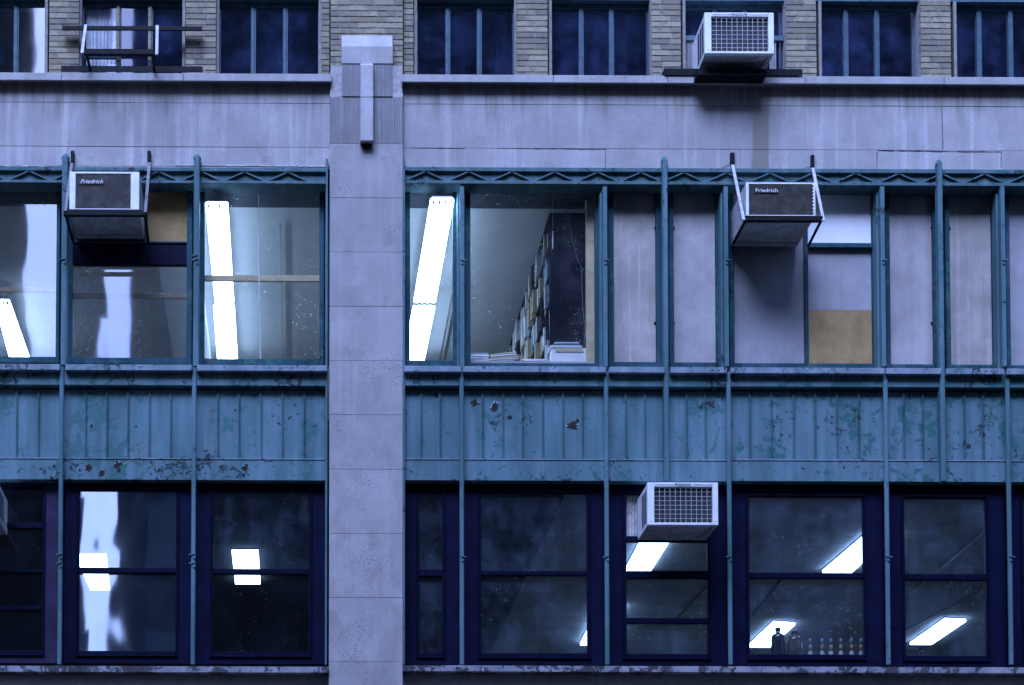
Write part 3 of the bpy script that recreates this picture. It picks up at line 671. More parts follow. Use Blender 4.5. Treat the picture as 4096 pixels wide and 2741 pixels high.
W5, xa, xb, z0, z1 = mid_window(1859, 2410, 1881, 2380, py1=1455); pane(W5, 'glass_mid', xa, xb, z0, z1)
for a, c, gl, gr, mt in ((2432, 2655, 2453, 2623, 'board_streaked'), (2678, 2894, 2693, 2862, 'board_grey'), (3543, 3760, 3557, 3730, 'board_grey'), (3783, 4002, 3797, 3967, 'board_streaked'), (4024, 4300, 4036, 4280, 'board_grey_cool')):
    w_, xa, xb, z0, z1 = mid_window(a, c, gl, gr)
    pane(w_, mt, xa, xb, z0+.004, z1, .225, 0, 'panel', .012)
    if gr-gl < 200:
        for py in (912, 1292):
            q = at(gr if a in (2432, 3543) else gl, py, .21); MB().dome((q.x, .216, q.z), .022, 8).build('bolt', 'rust_dark', w_)
W8, xa, xb, z0, z1 = mid_window(2917, 3520, 2934, 3487)
xm0, xm1 = X(3217, 1200, .20), X(3232, 1200, .20)
box('mullion', 'steel_frame', W8, xm0, xm1, .18, .24, z0, z1, .003)
pane(W8, 'board_grey_cool', xa, xm0, z0, z1, .225, 0, 'panel', .012)
zt1, zt0 = Z(3360, 978, .20), Z(3360, 996, .20)
box('transom', 'steel_frame', W8, xm1, xb, .16, .24, zt0, zt1, .003)
pane(W8, 'white_panel', xm1, xb, zt1, z1, .22, 0, 'panel', .012)
zp = Z(3360, 1240, .21); pane(W8, 'board_grey_cool', xm1, xb, zp, zt0, .225, 0, 'panel', .012); pane(W8, 'plywood', xm1, xb, z0, zp, .225, 0, 'plywood_panel', .014)

# ------------------------------------------------------------------ lower windows
YL = .13
zb_, zt_ = Z(2000, 2662, YL), Z(2000, 1925, YL)
def low_window(px0, px1, gl, gr, outl, outr, rails, pmat='glass_low', yaws=None, panel=('navy_panel', 'navy_panel'), top=1972, bottom=2612, open_top=None, lowmat=None):
    # px0..px1 whole bay; outl..outr sash frame; gl..gr glass; rails: list of (y0,y1) horizontal rails
    d = (px0+px1)/2/4096*8-2
    x0, x1 = X(px0, 2300, .10), X(px1, 2300, .10); o0, o1 = X(outl, 2300, .10), X(outr, 2300, .10); g0, g1 = X(gl, 2300, .12), X(gr, 2300, .12)
    zo1, zo0 = Z(2000, top-9+d, .10), Z(2000, bottom+20+d, .10); zg1, zg0 = Z(2000, top+d, .12), Z(2000, bottom+d, .12)
    w = MB()
    w.frame(x0, x1, zb_, zt_, o0-x0-.004, x1-o1-.004, zo0-zb_-.004, zt_-zo1-.004, .105, .20)
    w = w.build('window', panel[0], B, .003)
    MB().frame(o0-.003, o1+.003, zo0-.003, zo1+.003, .016, .016, .016, .016, .082, .17).build('frame', 'navy_frame', w, .003)
    MB().frame(o0+.0135, o1-.0135, zo0+.0135, zo1-.0135, g0-o0-.0135, o1-g1-.0135, zg0-zo0-.0135, zo1-zg1-.0135, .10, .16).build('sash', 'navy_frame', w, .004)
    edges = [zg1]
    for a, c in rails:
        za, zc = Z(2000, a+d, .11), Z(2000, c+d, .11)
        box('sash_rail', 'navy_frame', w, g0, g1, .088, .15, zc, za, .004); edges += [za, zc]
    edges.append(zg0); k = 0
    for i in range(0, len(edges), 2):
        if open_top is not None and i == 0: k += 1; continue
        pane(w, (lowmat or pmat) if i > 0 else pmat, g0, g1, edges[i+1], edges[i], .13+.012*(i > 0), (yaws or [0]*9)[k]); k += 1
    return w, g0, g1, zg0, zg1
L0 = low_window(-420, 237, -300, 170, -310, 178, [(2103, 2124), (2294, 2302), (2434, 2451)], panel=('purple_panel', 'navy_panel'), top=1966, yaws=[-1.0]*5, pmat='glass_clear')
L1 = low_window(258, 765, 317, 703, 306, 711, [(2279, 2300)], 'glass_wavy', yaws=[.30, .34], lowmat='glass_wavy_low')
L2 = low_window(784, 1303, 853, 1235, 842, 1246, [(2281, 2302)], lowmat='glass_clear')
L3 = low_window(1618, 1838, 1675, 1769, 1667, 1780, [(2279, 2306)])
L4 = low_window(1857, 2416, 1923, 2348, 1913, 2361, [(2283, 2300)])
L5 = low_window(2435, 2906, 2505, 2829, 2490, 2840, [(2143, 2163), (2280, 2310), (2469, 2489)], open_top=True)
L6 = low_window(2925, 3533, 2996, 3453, 2987, 3462, [(2284, 2306)], top=1980, bottom=2611)
L7 = low_window(3553, 4022, 3618, 3942, 3609, 3954, [(2286, 2310)], top=1982, bottom=2614)
L8 = low_window(4040, 4420, 4096, 4360, 4086, 4370, [(2286, 2310)], top=1982, bottom=2614)
w_, g0, g1, zg0, zg1 = L5
xa, xc = X(2497, 2060, .13), X(2600, 2060, .13); m = MB(); zz0, zz1 = Z(2600, 2141, .13), Z(2600, 1985, .13)
for i in range(9):
    u0 = xa+(xc-xa)*i/9; u1 = xa+(xc-xa)*(i+1)/9; m.prism([(u0, .165), (u1-.002, .165), ((u0+u1)/2, .152)], zz0, zz1, 'z')
m.build('accordion_panel', 'ac_underside', w_)
box('filler_panel', 'navy_panel', w_, xc+.002, g1, .155, .165, zz0, zg1)

# plates behind the bars so that no gap opens between the bays
for pl in (247, 775, 1310, 1611, 1848, 2425, 2915, 3543, 4031):
    xq = X(pl, 2300, .12); box('backing_plate', 'navy_panel', B, xq-.09, xq+.09, .201, .208, zb_, zt_)
for pl in (253, 781, 1308, 1615, 1848, 2421, 2666, 2905, 3532, 3771, 4013):
    xq = X(pl, 1100, .12); box('backing_plate', 'steel_frame', B, xq-.055, xq+.055, .251, .258, Z(2000, 1468, .25), Z(2000, 742, .25))
# bottom sill and the stone below
for a, c in ((LX, XP0-.004), (XP1+.004, RX)):
    pm = 650 if a < 0 else 2800
    z1_, z0_ = Z(pm, 2666, -.09), Z(pm, 2690, -.09)
    MB().prism([(-.095, z0_), (.20, z0_), (.20, z1_+.015), (-.095, z1_)], a, c, 'x').build('bottom_sill', 'steel_sill_chipped', B, .003)
    box('base_wall', 'stone_base', B, a, c, .03, .30, 4.0, z0_-.001)

# ------------------------------------------------------------------ rooms behind the glass
ZMC = Z(1000, 757, .2); ZLC = Z(1000, 1962, .2)
XPART = X(2400, 1100, .3)
def st(o): return tag(o, kind='structure')
st(box('ceiling_middle', 'ceiling_white', None, LX, XPART, .63, 9, ZMC+.02, ZMC+.10))
st(box('ceiling_edge', 'soffit_dark', None, LX, XPART, .262, .628, ZMC-.005, ZMC+.10))  # dark colour stands in for the unlit underside of the window beam
st(box('floor_middle', 'interior_floor', None, LX, RX, .215, 9, ZLC+.10, ZMC-2.75))
st(box('ceiling_lower_left', 'interior_dark', None, LX, XP0, .215, 9, ZLC, ZLC+.08))  # darker half of the ceiling, coloured so the room looks unlit
st(box('ceiling_lower', 'ceiling_dim', None, XP0+.001, RX, .215, 9, ZLC, ZLC+.08))
st(box('floor_lower', 'interior_floor', None, LX, RX, .215, 9, ZLC-3.0, ZLC-2.9))
st(box('wall_back', 'interior_wall', None, LX, RX, 9.0, 9.1, ZLC-3, TOPZ))
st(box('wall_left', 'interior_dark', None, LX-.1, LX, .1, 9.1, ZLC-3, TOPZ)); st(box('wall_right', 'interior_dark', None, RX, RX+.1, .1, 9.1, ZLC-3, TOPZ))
st(box('partition', 'interior_wall', None, XPART+.01, XPART+.1, .215, 9, ZMC-2.6, ZMC))
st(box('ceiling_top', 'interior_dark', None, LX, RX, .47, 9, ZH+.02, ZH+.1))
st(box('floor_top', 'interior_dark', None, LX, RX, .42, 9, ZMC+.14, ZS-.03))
st(box('roof_slab', 'concrete', None, LX, RX, .02, 9.2, TOPZ+.001, TOPZ+.15))
# white beam over the left bay; dark strip paints the lower ceiling's unlit part
def beam_from(px_top, px_right, py, z, zt, y1, name, mat):
    a = atz(px_top, py, z); c = atz(px_right, py, z)
    return box(name, mat, None, a.x, c.x, .64, y1, z, zt)
st(beam_from(634, 800, 1067, ZMC-.16, ZMC+.018, 8.9, 'ceiling_beam', 'white_panel'))
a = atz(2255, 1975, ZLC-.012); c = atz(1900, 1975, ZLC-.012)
st(box('ceiling_shade', 'interior_dark', None, c.x-.9, a.x, .22, 8.9, ZLC-.06, ZLC-.001))

# conduits clipped to the ceilings; lower rods added for diagonal reflections
def conduit(pts, z, r, label, mat='iron_grey'):
    tag(MB().tube([atz(a, b_, z) for a, b_ in pts], r, 6).build('conduit', mat), label, 'conduit')
conduit([(1815, 1150), (1748, 1500)], ZMC-.03, .012, 'thin conduit crossing the narrow pane beside the slanting tube lights')
conduit([(1120, 900), (1128, 1480)], ZMC-.012, .012, 'thin conduit along the ceiling in the window before the pilaster', 'interior_wall')
conduit([(3950, 2120), (3640, 2380)], ZLC-.04, .015, 'slanting rod added as a reflected line in the upper sash of the rightmost full window', 'ceiling_dim')
conduit([(3945, 2350), (3620, 2520)], ZLC-.04, .012, 'slanting rod added as a reflected line above the lone panel in the rightmost full window', 'interior_dark')
conduit([(3130, 2310), (3010, 2460)], ZLC-.04, .018, 'dark rod added as a reflected line above the two large bottles', 'interior_dark')
conduit([(2825, 2350), (2700, 2480)], ZLC-.04, .014, 'dark rod added as a reflected line in the low panes under the lower white air conditioner', 'interior_dark')
# light fittings
def fitting(quad, z, label, mat='tube_light', hang=0.0, group=None, name='ceiling_light', tubes=0):
    pts = [atz(px, py, z) for px, py in quad]
    c = sum(pts, Vector())/4
    e = empty(name, (c.x, c.y, z), label, 'light', group)
    up_ = lambda k, dz: [Vector((c.x+(p.x-c.x)*k, c.y+(p.y-c.y)*k, z+dz)) for p in pts]
    MB().hexa(up_(.99, 0), up_(.99, .035)).build('diffuser', mat, e)
    kx = 1.02 if hang == 0 else .95
    cc = [(pts[0]+pts[1])/2, (pts[2]+pts[3])/2]
    nar = lambda k, dz: [Vector((m_.x+(p.x-m_.x)*k, p.y, z+dz)) for p, m_ in zip(pts, (cc[0], cc[0], cc[1], cc[1]))]
    MB().hexa(nar(kx, .037), nar(kx*.88, .075 if hang == 0 else .06)).build('housing', 'white_paint', e)
    if hang:
        m = MB()
        for t in (.2, .8):
            p = pts[0].lerp(pts[3], t).lerp(pts[1].lerp(pts[2], t), .5); m.tube([(p.x, p.y, z+.06), (p.x, p.y, z+hang)], .006, 5)
        m.build('hanger', 'iron_grey', e)
    if tubes:
        m = MB()
        for k in range(4):
            for en in (0, 1):
                A, Bq = (pts[0], pts[1]) if en == 0 else (pts[3], pts[2]); p = A.lerp(Bq, (k+.5)/4); m.box(p.x-.012, p.x+.012, p.y-.02, p.y+.02, z-.03, z+.0)
        m.build('socket', 'iron_grey', e)
    return e
ZF = ZMC-.22; HG = .225
GM = 'tube fittings hung in the middle storey'
fitting([(-22, 1208), (38, 1208), (128, 1465), (46, 1465)], ZF, 'hanging tube light cut by the frame beside a pale reflection', hang=HG, group=GM, tubes=1)
fitting([(822, 820), (912, 820), (936, 1214), (860, 1214)], ZF, 'long hanging tube light above the wooden rail, between pipe and stone pilaster', hang=HG, group=GM, tubes=1)
fitting([(853, 1230), (938, 1230), (952, 1470), (872, 1470)], ZF, 'lower of two tube lights in line, below its sockets, in the window beside the pilaster', hang=HG, group=GM)
fitting([(1722, 805), (1816, 805), (1742, 1211), (1655, 1211)], ZF, 'slanting tube light in the narrow pane just past the pilaster', hang=HG, group=GM, tubes=1)
fitting([(1652, 1234), (1740, 1234), (1692, 1470), (1606, 1470)], ZF, 'short end of the slanting tube lights, low in the narrow pane past the pilaster', hang=HG, group=GM)
GL = 'flat ceiling panels in the lower storey'
ZP = ZLC-.055
for q, lb in (([(300, 2225), (425, 2225), (440, 2362), (362, 2362)], 'bright ceiling panel half hidden by the wavy white reflection'),
              ([(927, 2210), (1033, 2210), (1042, 2338), (941, 2338)], 'square white ceiling panel crossed by a sash rail, just before the pilaster'),
              ([(2320, 2583), (2425, 2583), (2498, 2430), (2400, 2430)], 'sliver of a white ceiling panel at the corner of a wide dark window'),
              ([(2561, 2172), (2676, 2172), (2600, 2290), (2499, 2290)], 'slanted white ceiling panel right under the lower white air conditioner'),
              ([(3288, 2294), (3406, 2294), (3575, 2135), (3475, 2135)], 'long slanted ceiling panel in the upper sash, above the row of bottles'),
              ([(2990, 2591), (3080, 2591), (3181, 2500), (3095, 2494)], 'slanted ceiling panel glowing behind the two large bottles'),
              ([(3639, 2580), (3726, 2580), (3865, 2486), (3780, 2482)], 'slanted ceiling panel alone in the low sash of the rightmost full window')):
    fitting(q, ZP, lb, 'panel_light', group=GL)

# wooden rails just behind the panes
def rail(px0, px1, py0, py1, w, mat='oak'):
    x0, x1, z0, z1 = rect(px0, py0, px1, py1, .29); box('wooden_rail', mat, w, x0, x1, .275, .305, z0, z1, .003)
rail(-280, 226, 1151, 1169, W1); rail(280, 760, 1175, 1195, W2); rail(806, 1292, 1103, 1127, W3)
x0, x1, z0, z1 = rect(2345, 800, 2392, 1460, .28); box('wooden_post', 'oak', W5, x0, x1, .27, .34, z0, z1, .004)

# bookcase end-on with crammed folders
xe0, xe1 = X(2199, 1000, .40), X(2345, 1000, .40); ztop = Z(2260, 848, .40); zbot = ZMC-2.6
yb0, yb1 = .42, 4.6
bk = empty('bookcase', ((xe0+xe1)/2, 2.4, zbot), 'tall black bookcase seen end-on behind the wide pane beside the pilaster', 'bookcase')
box('end_panel', 'shelf_black', bk, xe0, xe1, yb0, yb0+.03, zbot, ztop, .003)
box('back_panel', 'shelf_black', bk, xe1-.02, xe1, yb0+.031, yb1, zbot, ztop)
box('top_board', 'shelf_black', bk, xe0, xe1-.021, yb0+.031, yb1, ztop-.025, ztop)
lv = [ztop-.36*k for k in range(1, 7)]
for z in lv: box('shelf', 'shelf_black', bk, xe0, xe1-.021, yb0+.031, yb1, z-.02, z, .002)
fcol = {'folder_white': 'white', 'folder_tan': 'tan', 'card_teal': 'dark teal', 'shelf_black': 'black', 'iron_grey': 'grey'}
fm = ['folder_white', 'folder_tan', 'folder_white', 'shelf_black', 'folder_white', 'card_teal', 'folder_tan', 'shelf_black', 'shelf_black', 'shelf_black', 'iron_grey', 'iron_grey']
for li, z in enumerate(lv[:5]):
    y = yb0+.06
    while y < 3.9:
        t = random.uniform(.035, .085)*(1+y*.35); h = random.uniform(.19, .32); pr = random.uniform(-.02, .05); lean = random.uniform(-.03, .05)
        m = MB().hexa([(xe0-pr, y, z+.001), (xe0+.16, y, z+.001), (xe0+.16, y+t*.85, z+.001), (xe0-pr, y+t*.85, z+.001)], [(xe0-pr, y+lean, z+h), (xe0+.16, y+lean, z+h), (xe0+.16, y+lean+t*.85, z+h), (xe0-pr, y+lean+t*.85, z+h)])
        mt = random.choice(fm)
        if mt != 'shelf_black' or random.random() < .35:
            tag(m.build('file_folder', mt), fcol[mt]+' folder crammed upright on the '+['topmost', 'second', 'third', 'fourth', 'fifth'][li]+' shelf of the black bookcase', 'folder', 'folders on the black bookcase')
        y += t+random.uniform(0, .05)+(.10 if random.random() < .12 else 0)
# inner sill with papers and a box
ZI = Z(2100, 1458, .35)
st(box('sill_inner', 'interior_wall', None, X(1860, 1450, .27), XPART-.005, .262, .66, ZI-.04, ZI))
def papers(px0, px1, py_top, n, y0, y1, label, mats, tilt=0.0):
    e = empty('paper_stack', (X((px0+px1)/2, 1450, .35), (y0+y1)/2, ZI), label, 'papers'); xa, xc = X(px0, 1440, y0), X(px1, 1440, y0); zt = Z((px0+px1)/2, py_top, y0); h = (zt-ZI)/n
    for k in range(n):
        j = random.uniform(-.02, .02); t = tilt*k/n; z = ZI+k*h+.001; a, c = xa+j+random.uniform(0, .03), xc+j-random.uniform(0, .05); th = h*.86
        MB().hexa([(a, y0+random.uniform(-.012, .012), z), (c, y0+random.uniform(-.012, .012), z+t), (c, y1, z+t), (a, y1, z)], [(a, y0, z+th), (c, y0, z+th+t), (c, y1, z+th+t), (a, y1, z+th)]).build('sheet_bundle', random.choice(mats), e)
papers(1876, 1960, 1410, 5, .31, .54, 'low heap of loose papers at the pilaster end of the wide window', ['paper', 'card_white'])
papers(1955, 2075, 1418, 6, .30, .56, 'slumped stack of tan and white papers on the inner sill', ['paper', 'paper_tan', 'paper_tan'], .045)
papers(2085, 2200, 1436, 3, .29, .54, 'thin flat stack of sheets beside the white carton', ['paper', 'card_white'])
bxx = empty('carton', (X(2280, 1440, .3), .4, ZI), 'white open carton standing on the inner sill by the wooden post', 'box')
x0, x1, z0, z1 = rect(2205, 1392, 2350, 1454, .31)
box('body', 'card_white', bxx, x0, x1, .31, .55, ZI+.002, z1, .006); box('flap', 'paper_tan', bxx, x0+.05, x1-.05, .302, .309, z1-.05, z1-.004)
cp = empty('paper_pile', ((x0+x1)/2, .4, z1), 'pile of curling white and teal sheets on top of the carton', 'papers')
for k in range(5): MB().hexa([(x0-.03+.02*k, .30, z1+.002+.013*k), (x1-.06-.01*k, .30, z1+.002+.013*k), (x1-.06, .5, z1+.002+.013*k), (x0-.02, .5, z1+.002+.013*k)], [(x0-.03+.02*k, .30, z1+.012+.013*k), (x1-.06-.01*k, .30, z1+.012+.013*k), (x1-.06, .5, z1+.012+.013*k), (x0-.02, .5, z1+.012+.013*k)]).build('sheet_bundle', ['paper', 'paper', 'card_teal', 'card_teal', 'paper'][k], cp)
pth = [at(px, py, .385) for px, py in ((2262, 780), (2270, 845), (2290, 960), (2310, 1040), (2328, 1075), (2327, 1150), (2332, 1240), (2338, 1300), (2336, 1390))]
tag(MB().tube(pth, .004, 5).build('cable', 'iron_grey'), 'thin grey cable dangling in front of the black bookcase', 'cable')
a = at(2211, 925, .36); c = at(2211, 995, .36); tag(MB().tube([at(2211, 778, .36), a, a+Vector((0, 0, -.004)), c], [.0015, .0015, .007, .007], 6).build('white_rod', 'card_white'), 'short white blind rod hanging before the bookcase end', 'rod')
pth = [at(px, py, .265) for px, py in ((1034, 772), (1035, 1015), (1037, 1100), (1036, 1200), (1040, 1330), (1042, 1455))]
tag(MB().tube(pth, [.0015, .006]+[.007]*4, 6).build('pull_cord', 'card_white'), 'white pull cord hanging down the pane before the stone pilaster', 'cord')

# bottles on the inner sill of the lower wide window
ZB = L6[3]-.002
st(box('sill_lower', 'interior_dark', None, L6[1]-.05, L6[2]+.05, .21, .42, ZB-.05, ZB))
def bottle(px0, px1, pyt, label, mat, y=.30, group=None):
    xc = X((px0+px1)/2, 2570, y); r = (X(px1, 2570, y)-X(px0, 2570, y))/2; h = Z((px0+px1)/2, pyt, y)-ZB
    e = empty('bottle', (xc, y, ZB), label, 'bottle', group)
    MB().lathe((xc, y, ZB), [(r*.9, .001), (r, .012), (r, h*.66), (r*.93, h*.73), (r*.7, h*.785), (r*.36, h*.81), (r*.31, h*.84), (r*.31, h*.90)], 20).build('body', mat, e, smooth=True)
    MB().lathe((xc, y, ZB), [(r*.42, h*.90+.001), (r*.42, h*.985), (r*.36, h)], 16).build('lip', mat, e, smooth=True)
bottle(3085, 3139, 2511, 'dark glass bottle with a broad shoulder standing before the lit panel', 'bottle_dark')
bottle(3147, 3207, 2525, 'dusty amber glass bottle next to the row of small vials', 'bottle_amber')
for i, px in enumerate((3241, 3288, 3324, 3363, 3406, 3444)):
    xc = X(px, 2570, .28); h = Z(px, 2555, .28)-ZB
    e = empty('small_bottle', (xc, .28, ZB), ['first', 'second', 'third', 'fourth', 'fifth', 'last'][i]+' of the six small labelled bottles counted from the amber bottle', 'bottle', 'small labelled bottles on the sill')
    MB().lathe((xc, .28, ZB), [(.024, .001), (.026, .01), (.026, h*.28), (.018, h*.36), (.016, h*.68)], 12).build('body', 'bottle_pale', e, smooth=True)
    MB().lathe((xc, .28, ZB), [(.0195, h*.38), (.0195, h*.66)], 12).build('label_band', 'label_orange', e, smooth=True)
    MB().lathe((xc, .28, ZB), [(.017, h*.69), (.017, h*.98), (.014, h)], 12).build('stopper', 'cap_lilac', e, smooth=True)

# ------------------------------------------------------------------ window air conditioners
def grid_ac(px0, py0, px1, py1, p, yback, label, shown=True):
    y = -p; x0, x1, z0, z1 = rect(px0, py0, px1, py1, y); w, h = x1-x0, z1-z0
    e = empty('air_conditioner', ((x0+x1)/2, (y+yback)/2, z0), label, 'air conditioner', 'white air conditioners with wire grilles')
    t = .006
    c = MB(); c.box(x0+.004, x1-.004, y+.05, yback, z1-t-.004, z1-.004); c.box(x0+.004, x0+.004+t, y+.05, yback, z0+.004, z1-.004-t); c.box(x1-.004-t, x1-.004, y+.05, yback, z0+.004, z1-.004-t)
    c = c.build('case', 'white_paint', e, .002)
    box('base_pan', 'ac_underside', e, x0+.012, x1-.012, y+.02, yback, z0+.002, z0+.012)
    bl, bt, bb = w*.098, h*.105, h*.062
    MB().frame(x0, x1, z0, z1, bl, w*.078, bb, bt, y, y+.05).build('front_frame', 'white_paint', e, .005)
    gx0, gx1, gz0, gz1 = x0+bl, x1-w*.078, z0+bb, z1-bt
    box('coil', 'ac_coil', e, gx0, gx1, y+.052, y+.07, gz0, gz1)
    m = MB()
    for k in range(1, 11): u = gx0+(gx1-gx0)*k/11; m.box(u-.0022, u+.0022, y+.012, y+.017, gz0, gz1)
    for k in range(1, 8): u = gz0+(gz1-gz0)*k/8; m.box(gx0, gx1, y+.0175, y+.022, u-.0017, u+.0017)
    m.build('grille', 'wire_white', e)
    for a, b_ in ((x0+w*.11, x0+w*.375), (x0+w*.64, x0+w*.92)): box('trim_groove', 'ac_underside', e, a, b_, y-.003, y-.0005, z1-bt*.62, z1-bt*.40)
    lettering('FRIGIDAIRE', 'letter_grey', e, x0+w*.385, x0+w*.615, z1-bt*.50, bt*.5, y-.003)
    for xs_, s_ in ((x0+.003, -1), (x1-.003, 1)):
        m = MB(); dpt = yback-y-.10
        for col_ in range(3):
            ya = y+.075+dpt*.5*col_/3*1.1
            for k in range(18):
                zz = z0+h*.12+h*.76*k/18; m.box(xs_-.003 if s_ < 0 else xs_-.0005, xs_+.0005 if s_ < 0 else xs_+.003, ya, ya+dpt*.13, zz, zz+h*.022)
        m.build('side_vent', 'vent_dark', e)
    for sx in (x0+bl*.5, x1-w*.04): MB().dome((sx, y, z0+h*.09), .006, 6).build('screw', 'letter_grey', e)
    MB().beam((x1-w*.16, yback-.12, z0-.002), (x1-w*.07, y+.06, z0-.002), .012, .006).build('drain_rail', 'vent_dark', e)
    return e
grid_ac(2819, 50, 3096, 215, .46, .20, 'white gridded air conditioner jutting from the brick storey over a black bar')
grid_ac(2590, 1930, 2873, 2101, .48, .12, 'white gridded air conditioner under the steel spandrel, above a lit ceiling panel')
grid_ac(-290, 1932, -4, 2072, .50, .12, 'white air conditioner cut off by the edge of the frame beside dark sashes')

def mesh_ac(px0, py0, px1, py1, p, yback, label, grx, lab, shear, flange):
    y = -p; x0, x1, z0, z1 = rect(px0, py0, px1, py1, y); w, h = x1-x0, z1-z0
    e = empty('air_conditioner', ((x0+x1)/2, (y+yback)/2, z0), label, 'air conditioner', 'air conditioners with woven metal fronts')
    t = .006
    c = MB(); c.box(x0, x1, y+.03, yback, z1-t, z1-.0005); c.box(x0, x0+t, y+.03, yback, z0, z1-t); c.box(x1-t, x1, y+.03, yback, z0, z1-t)
    c.build('case', 'galvanised', e, .002)
    m = MB().box(x0+t, x1-t, y+.03, yback, z0+.001, z0+.010); m.build('base_pan', 'ac_underside', e)
    for zz in (y+.10, yback-.12): box('base_seam', 'vent_dark', e, x0+.03, x1-.03, zz, zz+.008, z0-.003, z0+.0005)
    for i in range(7):
        px_ = random.uniform(x0+.08, x1-.08); py_ = random.uniform(y+.15, yback-.15); MB().lathe((px_, py_, z0-.001), [(.006, -.002), (.006, .001)], 6).build('drain_hole', 'plate_black', e)
    gx0, gx1 = x0+w*grx[0], x0+w*grx[1]
    MB().frame(x0, x1, z0, z1, gx0-x0, x1-gx1, h*.03, h*.055, y, y+.03).build('front_frame', 'white_paint', e, .004)
    gz0, gz1 = z0+h*.03, z1-h*.055
    box('backing', 'plate_black', e, gx0, gx1, y+.031, y+.04, gz0, gz1)
    m = MB(); pit = .031; s = .62; dz = gz1-gz0
    for sg in (-1, 1):
        u = gx0-dz/s
        while u < gx1+dz/s:
            a = [u, gz0]; c_ = [u+sg*dz/s, gz1]
            # clip to the opening
            def clip(a, c_):
                (xa, za), (xc, zc) = a, c_
                if xa > xc: xa, za, xc, zc = xc, zc, xa, za
                if xc <= gx0 or xa >= gx1: return None
                k = (zc-za)/(xc-xa)
                if xa < gx0: za += k*(gx0-xa); xa = gx0
                if xc > gx1: zc += k*(gx1-xc); xc = gx1
                return (xa, za), (xc, zc)
            q = clip(a, c_)
            if q and q[1][0]-q[0][0] > .005:
                yy = y+.014+.004*sg; m.beam((q[0][0], yy, q[0][1]), (q[1][0], yy, q[1][1]), .004, .0075, up=Vector((0, 1, 0)))
            u += pit
    m.build('mesh_front', 'mesh_metal', e)
    lx0, lx1, lz0, lz1 = rect(lab[0], lab[1], lab[2], lab[3], y)
    pl = box('name_plate', 'plate_black', e, lx0, lx1, y-.002, y+.008, lz0, lz1)
    lettering('Friedrich', 'letter_white', e, lx0+.012, lx1-.012, (lz0+lz1)/2+.002, (lz1-lz0)*.72, y-.005, shear)
    if flange:   # bent lugs along the far edge
        m = MB()
        for k in range(9): zz = gz0+dz*(k+.5)/9; m.box(gx1-.012, gx1+.012, y-.004, y+.002, zz-.008, zz+.008)
        m.build('edge_lug', 'plate_black', e)
    return e
mesh_ac(278, 687, 557, 839, .52, .19, 'pale air conditioner with woven black front over the plywood-patched window', (.086, .877), (318, 717, 417, 738), .35, False)
mesh_ac(2985, 730, 3262, 864, .56, .19, 'grimy air conditioner with woven front beside a bright white panel', (.04, .955), (3018, 753, 3115, 773), 0.0, True)

def bracket(label, bar, arms, clips, struts, p, pin):
    # bar: (px0, py0, px1, py1) front angle; arms: [(top px,py),(bottom px,py)]
    y = -p; x0, x1, z0, z1 = rect(*bar, y)
    e = empty('iron_bracket', ((x0+x1)/2, 0, z0), label, 'bracket', 'hung iron brackets')
    m = MB(); m.box(x0, x1, y-.004, y+.002, z0, z1); m.box(x0, x1, y+.0025, y+.05, z0, z0+.006); m.build('front_angle', 'iron_black', e, .002)
    for (ax, ay), (cx, cy2), mt in arms: MB().beam(at(ax, ay, pin), at(cx, cy2, y-.012), .034, .012, up=Vector((0, 1, 0))).build('hanger_arm', mt, e)
    for bx in clips:
        a, c, z0_, z1_ = rect(*bx, pin); box('wall_clip', 'iron_black', e, a, c, pin-.03, pin+.02, z0_, z1_, .004)
    for (ax, ay), (cx, cy2), dy in struts: MB().beam(at(ax, ay, y), at(cx, cy2, dy), .030, .012).build('strut', 'iron_black', e)
    return e
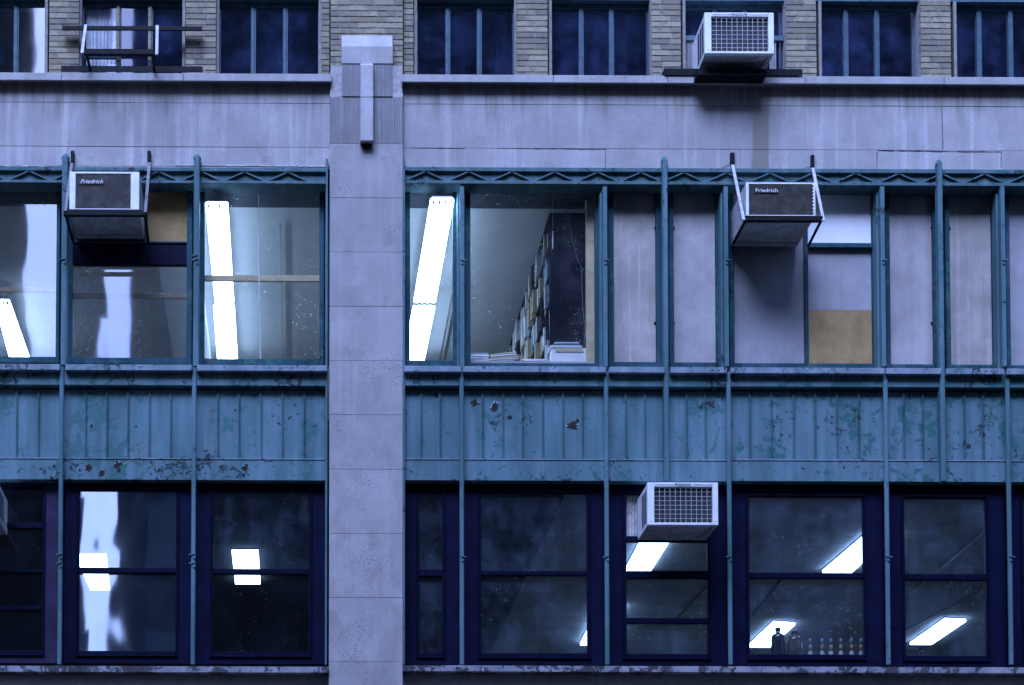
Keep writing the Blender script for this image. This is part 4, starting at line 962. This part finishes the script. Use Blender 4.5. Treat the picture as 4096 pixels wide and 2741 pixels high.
bracket('iron bracket holding the pale air conditioner above the plywood-patched window', (254, 841, 584, 861), [((288, 648), (262, 845), 'iron_grey'), ((598, 645), (581, 850), 'iron_grey')],
        [(284, 608, 298, 652), (590, 608, 604, 650)], [((262, 858), (294, 972), .10), ((580, 858), (594, 975), .10)], .54, -.01)
bracket('iron bracket holding the grimy air conditioner beside the white panel', (2979, 864, 3291, 883), [((2929, 655), (2975, 880), 'galvanised'), ((3250, 668), (3294, 884), 'galvanised')],
        [(2920, 615, 2937, 660), (3242, 624, 3255, 672)], [((2983, 880), (2934, 975), .10), ((3286, 880), (3233, 985), .10)], .58, -.01)
eb = bracket('empty black iron bracket in front of the topmost window with worn mullions', (336, 196, 615, 217), [((343, 100), (328, 213), 'galvanised'), ((629, 103), (627, 219), 'galvanised')],
        [], [((346, 210), (362, 286), -.06), ((610, 210), (617, 286), -.06)], .42, -.01)
for bar in ((248, 104, 808, 120), (244, 264, 810, 288)):
    x0, x1, z0, z1 = rect(*bar, -.03 if bar[1] < 200 else -.09); yy = -.03 if bar[1] < 200 else -.09
    m = MB(); m.box(x0, x1, yy, yy+.006, z0, z1); m.box(x0, x1, yy+.0065, yy+.09 if bar[1] < 200 else yy+.12, z1-.006, z1); m.build('wall_angle', 'iron_black', eb, .002)
x0, x1, z0, z1 = rect(2657, 275, 3210, 302, -.12)
ab = empty('support_bar', ((x0+x1)/2, -.1, z0), 'black angle bar on the ledge beneath the topmost white air conditioner', 'bar')
m = MB(); m.box(x0, x1, -.12, -.112, z0, z1); m.box(x0, x1, -.1115, .05, z1-.008, z1-.0005); m.build('angle', 'iron_black', ab, .002)
x0, x1, z0, z1 = rect(2790, 276, 3065, 306, -.30); box('cradle', 'iron_black', ab, x0, x1, -.30, -.121, z0+.02, z1)
# stray wires left at the clips of the grimy unit
for i, pts in enumerate((((2922, 652), (2895, 668), (2872, 680)), ((3243, 664), (3220, 672), (3200, 680), (3180, 676)))):
    tag(MB().tube([at(a, b_, -.012) for a, b_ in pts], .003, 5).build('loose_wire', 'wire_dark'), ['loose wire straggling from the hanger clip nearer the pilaster, over the grimy air conditioner', 'loose wire curling from the hanger clip above the bright white panel'][i], 'wire')
